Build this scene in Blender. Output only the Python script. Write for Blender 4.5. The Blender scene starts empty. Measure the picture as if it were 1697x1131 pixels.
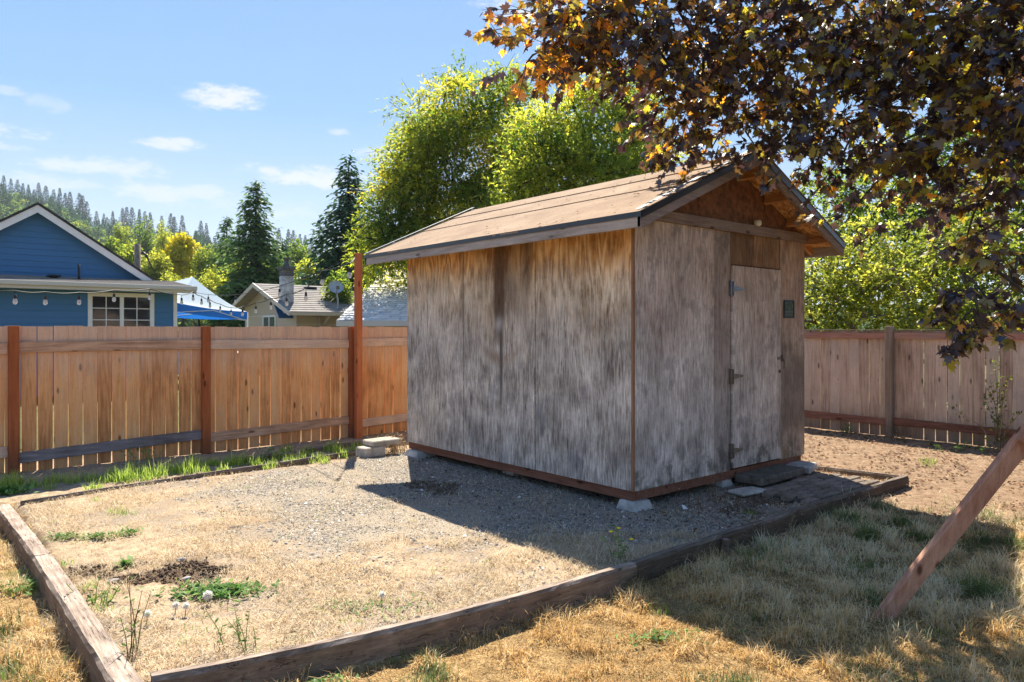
import bpy, bmesh, math, random
import numpy as np
from mathutils import Vector, Matrix

sc = bpy.context.scene
COL = sc.collection
PI = math.pi

# ---------------------------------------------------------------- camera, sky, sun, exposure
EYE = 1.57
FPX = 1198.0
YAW = math.radians(-40.05)
SY, CY = -math.sin(YAW), math.cos(YAW)          # forward = (SY, CY), right = (CY, -SY)
cam_d = bpy.data.cameras.new('camera')
cam = bpy.data.objects.new('camera', cam_d)
COL.objects.link(cam)
cam.location = (0, 0, EYE)
cam.rotation_euler = (math.radians(90), 0, YAW)
cam_d.sensor_width = 36
cam_d.lens = FPX / 1697 * 36
cam_d.shift_y = -19.5 / 1697
cam_d.clip_start = 0.05
cam_d.clip_end = 9000
sc.camera = cam

SUN_TO = Vector((0.44, 0.743, 1.0)).normalized()
SUN_EL = math.asin(SUN_TO.z)
SUN_AZ = math.atan2(SUN_TO.x, SUN_TO.y)
SUN_STRENGTH = 4.5
SKY_STRENGTH = 0.12
EXPOSURE = 1.42

sun_d = bpy.data.lights.new('sun', 'SUN')
sun_d.energy = SUN_STRENGTH
sun_d.angle = math.radians(0.53)
sun_d.color = (1.0, 0.93, 0.80)
sun = bpy.data.objects.new('sun', sun_d)
COL.objects.link(sun)
sun.location = (8, 14, 20)
sun.rotation_euler = (-SUN_TO).to_track_quat('-Z', 'Y').to_euler()

sc.view_settings.view_transform = 'Standard'
sc.view_settings.look = 'None'
sc.view_settings.exposure = EXPOSURE
sc.view_settings.gamma = 1.0
sc.view_settings.use_curve_mapping = False
sc.render.engine = 'CYCLES'
sc.cycles.use_denoising = True
sc.cycles.max_bounces = 6
sc.cycles.diffuse_bounces = 4
sc.cycles.glossy_bounces = 2
sc.cycles.transmission_bounces = 3
sc.cycles.volume_bounces = 0
sc.cycles.transparent_max_bounces = 6
sc.cycles.sample_clamp_indirect = 6.0
sc.cycles.caustics_reflective = False
sc.cycles.caustics_refractive = False


# ---------------------------------------------------------------- node helpers
class S:
    """A scalar or vector socket with arithmetic that makes Math nodes."""
    def __init__(s, nt, sock): s.nt = nt; s.s = sock
    def _m(s, op, a, b=None, c=None, clamp=False):
        n = s.nt.nodes.new('ShaderNodeMath'); n.operation = op; n.use_clamp = clamp
        for i, x in enumerate((a, b, c)):
            if x is None: continue
            if isinstance(x, S): s.nt.links.new(x.s, n.inputs[i])
            else: n.inputs[i].default_value = x
        return S(s.nt, n.outputs[0])
    def __add__(s, o): return s._m('ADD', s, o)
    __radd__ = __add__
    def __sub__(s, o): return s._m('SUBTRACT', s, o)
    def __rsub__(s, o): return s._m('SUBTRACT', o, s)
    def __mul__(s, o): return s._m('MULTIPLY', s, o)
    __rmul__ = __mul__
    def __truediv__(s, o): return s._m('DIVIDE', s, o)
    def abs(s): return s._m('ABSOLUTE', s)
    def sin(s): return s._m('SINE', s)
    def exp(s): return s._m('EXPONENT', s)
    def pow(s, p): return s._m('POWER', s, p)
    def fract(s): return s._m('FRACT', s)
    def floor(s): return s._m('FLOOR', s)
    def max(s, o): return s._m('MAXIMUM', s, o)
    def min(s, o): return s._m('MINIMUM', s, o)
    def clamp(s): return s._m('ADD', s, 0.0, clamp=True)
    def step(s, lo, hi):
        n = s.nt.nodes.new('ShaderNodeMapRange'); n.interpolation_type = 'SMOOTHSTEP'
        s.nt.links.new(s.s, n.inputs[0])
        n.inputs[1].default_value = lo; n.inputs[2].default_value = hi
        return S(s.nt, n.outputs[0])


class G:
    """A node tree with short-hands."""
    def __init__(g, nt): g.nt = nt; nt.nodes.clear()
    def new(g, t, **kw):
        n = g.nt.nodes.new(t)
        for k, v in kw.items(): setattr(n, k, v)
        return n
    def ln(g, a, b): g.nt.links.new(a.s if isinstance(a, S) else a, b)
    def put(g, inp, v):
        if isinstance(v, S): g.nt.links.new(v.s, inp)
        elif isinstance(v, bpy.types.NodeSocket): g.nt.links.new(v, inp)
        elif isinstance(v, (tuple, list)):
            inp.default_value = tuple(v) + ((1.0,) if len(v) == 3 and len(inp.default_value) == 4 else ())
        else: inp.default_value = v
    def obj(g): return S(g.nt, g.new('ShaderNodeTexCoord').outputs['Object'])
    def gen(g): return S(g.nt, g.new('ShaderNodeTexCoord').outputs['Generated'])
    def rnd(g): return S(g.nt, g.new('ShaderNodeObjectInfo').outputs['Random'])
    def attr(g, name): return S(g.nt, g.new('ShaderNodeAttribute', attribute_name=name).outputs['Fac'])
    def xyz(g, v):
        n = g.new('ShaderNodeSeparateXYZ'); g.ln(v, n.inputs[0])
        return [S(g.nt, n.outputs[i]) for i in range(3)]
    def vec(g, x, y, z):
        n = g.new('ShaderNodeCombineXYZ')
        for i, c in enumerate((x, y, z)): g.put(n.inputs[i], c)
        return S(g.nt, n.outputs[0])
    def mapv(g, v, scale=(1, 1, 1), loc=(0, 0, 0), rot=(0, 0, 0)):
        n = g.new('ShaderNodeMapping'); g.ln(v, n.inputs[0])
        n.inputs['Scale'].default_value = scale; n.inputs['Location'].default_value = loc; n.inputs['Rotation'].default_value = rot
        return S(g.nt, n.outputs[0])
    def shift(g, v, amount):
        """v + amount * (17, 31, 53)"""
        n = g.new('ShaderNodeVectorMath', operation='ADD'); g.ln(v, n.inputs[0])
        g.ln(g.vec(amount * 17.0, amount * 31.0, amount * 53.0), n.inputs[1])
        return S(g.nt, n.outputs[0])
    def noise(g, v, scale=5, detail=3, rough=0.55, dist=0.0):
        n = g.new('ShaderNodeTexNoise'); g.ln(v, n.inputs['Vector'])
        n.inputs['Scale'].default_value = scale; n.inputs['Detail'].default_value = detail
        n.inputs['Roughness'].default_value = rough; n.inputs['Distortion'].default_value = dist
        return S(g.nt, n.outputs[0])
    def voro(g, v, scale=5, feature='F1', out='Distance', rand=1.0):
        n = g.new('ShaderNodeTexVoronoi', feature=feature); g.ln(v, n.inputs['Vector'])
        n.inputs['Scale'].default_value = scale; n.inputs['Randomness'].default_value = rand
        return S(g.nt, n.outputs[out])
    def ramp(g, f, stops, interp='LINEAR'):
        n = g.new('ShaderNodeValToRGB'); g.ln(f, n.inputs[0]); r = n.color_ramp; r.interpolation = interp
        while len(r.elements) < len(stops): r.elements.new(0.5)
        for e, (p, c) in zip(r.elements, stops):
            e.position = p; e.color = (c[0], c[1], c[2], 1)
        return S(g.nt, n.outputs[0])
    def mix(g, f, a, b, mode='MIX'):
        n = g.new('ShaderNodeMix', data_type='RGBA', blend_type=mode)
        g.put(n.inputs[0], f); g.put(n.inputs[6], a); g.put(n.inputs[7], b)
        return S(g.nt, n.outputs[2])
    def hsv(g, c, h=0.5, s=1.0, v=1.0):
        n = g.new('ShaderNodeHueSaturation'); g.put(n.inputs['Color'], c)
        g.put(n.inputs['Hue'], h); g.put(n.inputs['Saturation'], s); g.put(n.inputs['Value'], v)
        return S(g.nt, n.outputs[0])
    def bump(g, h, strength=0.5, dist=0.01):
        n = g.new('ShaderNodeBump'); g.ln(h, n.inputs['Height'])
        n.inputs['Strength'].default_value = strength; n.inputs['Distance'].default_value = dist
        return S(g.nt, n.outputs[0])
    def pbr(g, col, rough=0.8, bump=None, metal=0.0, spec=0.3, **kw):
        n = g.new('ShaderNodeBsdfPrincipled')
        g.put(n.inputs['Base Color'], col); g.put(n.inputs['Roughness'], rough); g.put(n.inputs['Metallic'], metal)
        n.inputs['Specular IOR Level'].default_value = spec
        if bump is not None: g.ln(bump, n.inputs['Normal'])
        for k, v in kw.items(): g.put(n.inputs[k.replace('_', ' ')], v)
        o = g.new('ShaderNodeOutputMaterial'); g.ln(n.outputs[0], o.inputs[0])
        return n
    def leaf(g, col, tcol=None, trans=0.45, rough=0.45, gloss=0.06):
        d = g.new('ShaderNodeBsdfDiffuse'); g.put(d.inputs[0], col)
        t = g.new('ShaderNodeBsdfTranslucent'); g.put(t.inputs[0], tcol if tcol is not None else col)
        m = g.new('ShaderNodeMixShader'); m.inputs[0].default_value = trans
        g.ln(d.outputs[0], m.inputs[1]); g.ln(t.outputs[0], m.inputs[2])
        gl = g.new('ShaderNodeBsdfGlossy'); gl.inputs['Roughness'].default_value = rough; gl.inputs[0].default_value = (1, 1, 1, 1)
        m2 = g.new('ShaderNodeMixShader'); m2.inputs[0].default_value = gloss
        g.ln(m.outputs[0], m2.inputs[1]); g.ln(gl.outputs[0], m2.inputs[2])
        o = g.new('ShaderNodeOutputMaterial'); g.ln(m2.outputs[0], o.inputs[0])


def material(name):
    m = bpy.data.materials.new(name); m.use_nodes = True
    return m, G(m.node_tree)


# ---------------------------------------------------------------- where a pixel of the photograph lies
def sx(px): return (px - 848.5) / FPX
def at(px, py, D):
    s = sx(px)
    return Vector((D * (SY + CY * s), D * (CY - SY * s), EYE + (546 - py) / FPX * D))
def ground_at(px, py, z=0.0): return at(px, py, (EYE - z) * FPX / (py - 546))
def on_y(px, py, y): return at(px, py, y / (CY - SY * sx(px)))
def on_x(px, py, x): return at(px, py, x / (SY + CY * sx(px)))


# ---------------------------------------------------------------- the sky
world = bpy.data.worlds.new('World'); sc.world = world; world.use_nodes = True
g = G(world.node_tree)
sky = g.new('ShaderNodeTexSky', sky_type='NISHITA')
sky.sun_disc = False
sky.sun_elevation = SUN_EL
sky.sun_rotation = SUN_AZ
sky.altitude = 200; sky.air_density = 1.0; sky.dust_density = 0.6; sky.ozone_density = 1.6
d = g.gen()
dx, dy, dz = g.xyz(d)
az = g.new('ShaderNodeMath', operation='ARCTAN2'); g.ln(dx, az.inputs[0]); g.ln(dy, az.inputs[1])
az = S(g.nt, az.outputs[0])
el = dz
cn = g.noise(g.mapv(d, (1, 1, 3.2)), 9, 6, 0.62)
cn2 = g.noise(g.mapv(d, (1, 1, 2.2)), 34, 6, 0.65)
mask = None
for px, py, wx, wy, amp in ((365, 163, 72, 20, 1.0), (282, 240, 50, 12, .85), (160, 275, 95, 17, .7), (30, 219, 62, 14, .95), (15, 243, 40, 8, .6),
                       (505, 294, 95, 24, .9), (235, 318, 60, 17, .65), (560, 222, 26, 9, .6), (640, 258, 80, 20, .5), (868, 14, 105, 40, 1.0),
                       (330, 320, 45, 14, .6), (10, 150, 26, 7, .4), (75, 172, 30, 12, .3), (90, 305, 90, 14, .5), (420, 345, 130, 22, .4)):
    v = (at(px, py, 1.0) - Vector((0, 0, EYE))).normalized()
    a0, e0 = math.atan2(v.x, v.y), v.z
    wa, we = wx / FPX * 1.0, wy / FPX * .95
    da = (az - a0) / wa; de = (el - e0) / we
    f = (1.0 - (da * da + de * de)) + (cn - 0.5) * 4.2 + (cn2 - 0.5) * 3.0
    f = f.step(0.15, 1.35) * amp
    mask = f if mask is None else mask.max(f)
rest = (g.noise(g.mapv(d, (1, 1, 3.5), loc=(3, 1, 7)), 3.2, 6, 0.6)).step(0.60, 0.74) * 0.55
away = (dx * SY + dy * CY).step(0.55, 0.35)
mask = mask.max(rest * away)
# clear late-summer sky: pale near the horizon, deeper blue overhead; a share of it is the Nishita sky
K = 0.95 / (2 ** EXPOSURE * SKY_STRENGTH)
grad = g.ramp(dz, [(0.0, (.78 * K / 10, .86 * K / 10, .95 * K / 10)), (.14, (.54 * K / 10, .71 * K / 10, .97 * K / 10)), (.28, (.28 * K / 10, .54 * K / 10, .99 * K / 10)), (.65, (.17 * K / 10, .37 * K / 10, .80 * K / 10)), (1.0, (.12 * K / 10, .30 * K / 10, .72 * K / 10))])
ten = g.new('ShaderNodeVectorMath', operation='SCALE'); g.ln(grad, ten.inputs[0]); ten.inputs['Scale'].default_value = 10.0
skyc = g.mix(0.07, ten.outputs[0], sky.outputs[0])
final = g.mix(mask * 0.92, skyc, (.93 * K, .96 * K, 1.02 * K))
bg = g.new('ShaderNodeBackground'); g.ln(final, bg.inputs[0]); bg.inputs[1].default_value = SKY_STRENGTH
wo = g.new('ShaderNodeOutputWorld'); g.ln(bg.outputs[0], wo.inputs[0])


# ---------------------------------------------------------------- objects
def tag(o, label, cat, group=None, kind=None):
    o['label'] = label
    if cat: o['category'] = cat
    if group: o['group'] = group
    if kind: o['kind'] = kind
    return o

def thing(name, label, cat, loc=(0, 0, 0), group=None, rz=0.0):
    o = bpy.data.objects.new(name, None); COL.objects.link(o)
    o.empty_display_size = 0.2
    o.location = loc; o.rotation_euler = (0, 0, rz)
    return tag(o, label, cat, group)

def origin_of(p):
    v = Vector((0, 0, 0))
    while p is not None:
        v += Vector(p.location); p = p.parent
    return v

def link(name, me, mat, parent=None, loc=None):
    o = bpy.data.objects.new(name, me)
    COL.objects.link(o)
    if mat is not None and not me.materials: me.materials.append(mat)
    if parent is not None: o.parent = parent
    if loc is not None: o.location = loc
    return o

def npmesh(name, V, F, mat, parent=None, attrs=None, smooth=False, loc=None):
    """V (n,3) world coordinates, F (m,3|4) indices."""
    V = np.asarray(V, dtype=np.float32); F = np.asarray(F, dtype=np.int32)
    org = Vector(loc) if loc is not None else origin_of(parent)
    V = V - np.array(origin_of(parent) + (Vector(loc) if loc is not None and parent is not None else (Vector(loc) if loc is not None else Vector())), dtype=np.float32)
    me = bpy.data.meshes.new(name)
    k = F.shape[1]
    me.vertices.add(len(V)); me.vertices.foreach_set('co', V.ravel())
    me.loops.add(F.size); me.loops.foreach_set('vertex_index', F.ravel())
    me.polygons.add(len(F))
    me.polygons.foreach_set('loop_start', np.arange(0, F.size, k, dtype=np.int32))
    me.polygons.foreach_set('loop_total', np.full(len(F), k, dtype=np.int32))
    if smooth: me.polygons.foreach_set('use_smooth', np.ones(len(F), dtype=bool))
    me.update(calc_edges=True)
    for nm, arr in (attrs or {}).items():
        at_ = me.attributes.new(nm, 'FLOAT', 'POINT'); at_.data.foreach_set('value', np.asarray(arr, dtype=np.float32))
    return link(name, me, mat, parent, loc)

class MB:
    def __init__(s): s.v = []; s.f = []; s.sm = []
    def add(s, vs, fs, smooth=False):
        b = len(s.v); s.v += [Vector(x) for x in vs]
        for f in fs: s.f.append([b + i for i in f]); s.sm.append(smooth)
        return s
    def box(s, x0, x1, y0, y1, z0, z1):
        return s.add([(x0, y0, z0), (x1, y0, z0), (x1, y1, z0), (x0, y1, z0), (x0, y0, z1), (x1, y0, z1), (x1, y1, z1), (x0, y1, z1)],
                     [(3, 2, 1, 0), (4, 5, 6, 7), (0, 1, 5, 4), (1, 2, 6, 5), (2, 3, 7, 6), (3, 0, 4, 7)])
    def beam(s, p0, p1, w, h, up=(0, 0, 1)):
        """box from p0 to p1, w across, h along up"""
        p0, p1 = Vector(p0), Vector(p1); d = (p1 - p0).normalized(); up = Vector(up)
        side = d.cross(up).normalized(); up = side.cross(d).normalized()
        a, b = side * w / 2, up * h / 2
        vs = [p0 - a - b, p0 + a - b, p0 + a + b, p0 - a + b, p1 - a - b, p1 + a - b, p1 + a + b, p1 - a + b]
        return s.add(vs, [(0, 1, 2, 3), (7, 6, 5, 4), (0, 4, 5, 1), (1, 5, 6, 2), (2, 6, 7, 3), (3, 7, 4, 0)])
    def tube(s, pts, rad, n=6, cap=True):
        pts = [Vector(p) for p in pts]
        if not isinstance(rad, (list, tuple)): rad = [rad] * len(pts)
        vs = []; prev = None
        for i, p in enumerate(pts):
            d = (pts[min(i + 1, len(pts) - 1)] - pts[max(i - 1, 0)]).normalized()
            ref = prev if prev is not None else (Vector((1, 0, 0)) if abs(d.x) < 0.9 else Vector((0, 1, 0)))
            a = (ref - d * ref.dot(d)).normalized(); b = d.cross(a); prev = a
            for k in range(n):
                t = 2 * PI * k / n
                vs.append(p + (a * math.cos(t) + b * math.sin(t)) * rad[i])
        fs = [(i * n + k, i * n + (k + 1) % n, (i + 1) * n + (k + 1) % n, (i + 1) * n + k) for i in range(len(pts) - 1) for k in range(n)]
        s.add(vs, fs, True)
        if cap:
            b = len(s.v) - len(vs)
            s.f.append([b + k for k in range(n)][::-1]); s.sm.append(False)
            s.f.append([b + (len(pts) - 1) * n + k for k in range(n)]); s.sm.append(False)
        return s
    def prism(s, pts, ext):
        """polygon pts pushed along ext"""
        pts = [Vector(p) for p in pts]; e = Vector(ext); n = len(pts)
        nrm = Vector((0, 0, 0))
        for i in range(n): nrm += pts[i].cross(pts[(i + 1) % n])
        if nrm.dot(e) > 0: pts = pts[::-1]
        return s.add(pts + [p + e for p in pts], [tuple(range(n)), tuple(range(2 * n - 1, n - 1, -1))] + [(i, i + n, (i + 1) % n + n, (i + 1) % n) for i in range(n)])
    def lathe(s, c, prof, n=12, axis=(0, 0, 1)):
        """prof: (radius, height) along axis from c"""
        ax = Vector(axis).normalized(); c = Vector(c)
        a = ax.orthogonal().normalized(); b = ax.cross(a)
        vs = [c + ax * h + (a * math.cos(2 * PI * k / n) + b * math.sin(2 * PI * k / n)) * r for r, h in prof for k in range(n)]
        fs = [(i * n + k, i * n + (k + 1) % n, (i + 1) * n + (k + 1) % n, (i + 1) * n + k) for i in range(len(prof) - 1) for k in range(n)]
        return s.add(vs, fs, True)
    def build(s, name, mat, parent=None, bevel=0.0, loc=None, label=None):
        org = origin_of(parent) + (Vector(loc) if loc is not None else Vector())
        me = bpy.data.meshes.new(name)
        me.from_pydata([v - org for v in s.v], [], s.f)
        me.polygons.foreach_set('use_smooth', s.sm)
        if bevel > 0:
            bm = bmesh.new(); bm.from_mesh(me)
            bmesh.ops.bevel(bm, geom=[e for e in bm.edges if len(e.link_faces) == 2 and e.calc_face_angle(0) > 0.5], offset=bevel, segments=1, affect='EDGES')
            bm.to_mesh(me); bm.free()
        o = link(name, me, mat, parent, loc)
        if label: o['label'] = label
        return o

def hash2(ix, iy, seed):
    h = np.sin(ix * 127.1 + iy * 311.7 + seed * 74.7) * 43758.5453
    return h - np.floor(h)
def vnoise(x, y, scale, seed=0, octaves=3):
    """smooth value noise 0..1"""
    out = 0; amp = 1; tot = 0
    for o in range(octaves):
        X = np.asarray(x) * scale * 2 ** o; Y = np.asarray(y) * scale * 2 ** o
        ix, iy = np.floor(X), np.floor(Y); fx, fy = X - ix, Y - iy
        fx = fx * fx * (3 - 2 * fx); fy = fy * fy * (3 - 2 * fy)
        a, b = hash2(ix, iy, seed + o), hash2(ix + 1, iy, seed + o)
        c, d_ = hash2(ix, iy + 1, seed + o), hash2(ix + 1, iy + 1, seed + o)
        out = out + amp * ((a * (1 - fx) + b * fx) * (1 - fy) + (c * (1 - fx) + d_ * fx) * fy)
        tot += amp; amp *= .5
    return out / tot
def sstep(x, a, b):
    t = np.clip((np.asarray(x, dtype=float) - a) / (b - a), 0, 1); return t * t * (3 - 2 * t)

# ---------------------------------------------------------------- materials
def plain(name, col, rough=0.7, metal=0.0, var=0.12, scale=6, bump=0.15, spec=0.3):
    m, g = material(name)
    o = g.obj(); n = g.noise(o, scale, 5, 0.6); n2 = g.noise(o, scale * 9, 3, 0.6)
    c = g.mix(n.step(.3, .7) * 1.0, [x * (1 - var) for x in col], [min(1, x * (1 + var)) for x in col])
    c = g.mix(n2 * var, c, [x * .5 for x in col])
    g.pbr(c, rough, g.bump(n2, bump, 0.003), metal, spec)
    return m

def board_wood(name, cols, grey=0.0, greycol=(.30, .28, .27), along=2, rough=0.85, green=0.0, low_dark=0.0, dry=1.0, low_col=(.10, .06, .04), vary=.35, top_col=None, zr=(0.0, 1.6)):
    """sawn board; cols = dark, mid, light; the colour shifts from one board to the next"""
    m, g = material(name)
    o = g.obj(); r = g.rnd()
    v = g.shift(o, r * 6.0)
    st = [14, 14, 14]; st[along] = 0.9
    fib = g.noise(g.mapv(v, st), 3.2, 6, 0.65)
    st2 = [5, 5, 5]; st2[along] = 0.35
    grain = (g.noise(g.mapv(v, st2), 1.6, 2, 0.5, 0.4) * 42.0).sin() * 0.5 + 0.5
    fine = g.noise(g.mapv(v, [x * 7 for x in st]), 3, 3, 0.6)
    blot = g.noise(v, 2.2, 4, 0.6)
    f = (fib * 0.50 + grain * 0.09 + blot * 0.41 + (r - 0.5) * vary).clamp()
    c = g.ramp(f, [(0.22, cols[0]), (0.48, cols[1]), (0.78, cols[2])])
    k3 = [7.5, 7.5, 7.5]; k3[along] = 2.6
    kv = g.voro(g.mapv(v, k3), 1.0)
    knot = kv.step(0.16, 0.07)
    c = g.mix(knot * 0.8, c, [x * .35 for x in cols[0]])
    if grey > 0:
        gn = g.noise(v, 3.1, 5, 0.65)
        c = g.mix(((gn + (r - .5) * .5).step(0.68 - grey * .5, 0.95 - grey * .4) * min(1.0, grey + .25)), c, g.mix(fib, [x * .55 for x in greycol], greycol))
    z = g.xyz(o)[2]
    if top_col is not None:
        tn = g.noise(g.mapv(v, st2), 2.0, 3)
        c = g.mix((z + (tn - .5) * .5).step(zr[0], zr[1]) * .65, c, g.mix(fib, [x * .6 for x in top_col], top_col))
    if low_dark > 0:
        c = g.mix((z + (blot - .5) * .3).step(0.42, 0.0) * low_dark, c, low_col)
    c = g.mix(fine.step(.52, .75) * .35, c, [x * .4 for x in cols[0]])
    hgt = fib * 0.7 + fine * 0.3 - knot * 0.3
    g.pbr(c, rough, g.bump(hgt, 0.6, 0.004), 0, 0.2)
    return m

M = {}
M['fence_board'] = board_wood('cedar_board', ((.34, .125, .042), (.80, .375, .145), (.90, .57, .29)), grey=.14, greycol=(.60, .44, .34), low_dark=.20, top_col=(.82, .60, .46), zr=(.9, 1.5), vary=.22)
M['fence_rail'] = board_wood('cedar_rail', ((.26, .13, .075), (.66, .40, .25), (.84, .60, .42)), grey=.3, greycol=(.60, .44, .36), along=0)
M['rail_grey'] = board_wood('grey_rail', ((.13, .105, .10), (.33, .28, .27), (.50, .45, .43)), grey=.6, greycol=(.42, .38, .38), along=0)
M['post_red'] = board_wood('stained_post', ((.17, .042, .012), (.38, .105, .034), (.52, .17, .06)), low_dark=.4, vary=.1)
M['tall_post'] = board_wood('red_post', ((.24, .06, .022), (.50, .15, .055), (.62, .22, .09)), vary=.05)
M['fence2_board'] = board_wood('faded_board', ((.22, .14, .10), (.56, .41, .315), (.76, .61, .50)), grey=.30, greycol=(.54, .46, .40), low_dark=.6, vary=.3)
M['fence2_rail'] = board_wood('red_rail', ((.13, .055, .038), (.34, .155, .105), (.50, .27, .20)), grey=.1, along=1)
M['post_brown'] = board_wood('weathered_post', ((.09, .07, .05), (.24, .18, .13), (.40, .32, .25)), grey=.3, low_dark=.4)
M['leg_wood'] = board_wood('red_timber', ((.12, .05, .028), (.40, .19, .115), (.62, .37, .25)), grey=.30, greycol=(.46, .31, .23), rough=.75)

def tie_mat(name, k=1.0, along=0):
    m, g = material(name)
    o = g.obj(); r = g.rnd(); v = g.shift(o, r * 5)
    st = [26, 26, 26]; st[along] = 1.6
    fib = g.noise(g.mapv(v, st), 2, 6, .7)
    crack = g.noise(g.mapv(v, [x * .6 if i != along else x * .28 for i, x in enumerate(st)]), 2.4, 3, .6, .2)
    b0 = g.noise(v, 6, 3, .6)
    ck = (crack - .5).abs().step(.010, .0) * b0.step(.45, .6)
    b = g.noise(v, 4, 5, .6)
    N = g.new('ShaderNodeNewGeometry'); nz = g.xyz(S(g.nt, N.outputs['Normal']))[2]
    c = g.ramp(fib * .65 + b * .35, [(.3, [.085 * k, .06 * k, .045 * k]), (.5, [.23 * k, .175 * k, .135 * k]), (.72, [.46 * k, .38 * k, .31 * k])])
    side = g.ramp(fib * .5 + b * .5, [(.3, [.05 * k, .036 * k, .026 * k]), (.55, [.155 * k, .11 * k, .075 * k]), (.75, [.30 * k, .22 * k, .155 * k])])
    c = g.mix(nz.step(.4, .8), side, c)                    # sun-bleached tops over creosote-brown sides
    c = g.mix(ck * .85, c, [.02, .015, .012])
    g.pbr(c, .9, g.bump(fib * .5 - ck * .8 + b * .2, .9, .012), 0, .15)
    return m
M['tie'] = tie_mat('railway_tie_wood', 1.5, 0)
M['tie_y'] = tie_mat('railway_tie_wood_long', 1.5, 1)
M['tie_shaded'] = tie_mat('shaded_tie_wood', .8, 0)  # darker copy of the tie wood, shed shade put into its colour
M['edge_board'] = tie_mat('thin_edging_wood', 1.25, 0)

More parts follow.
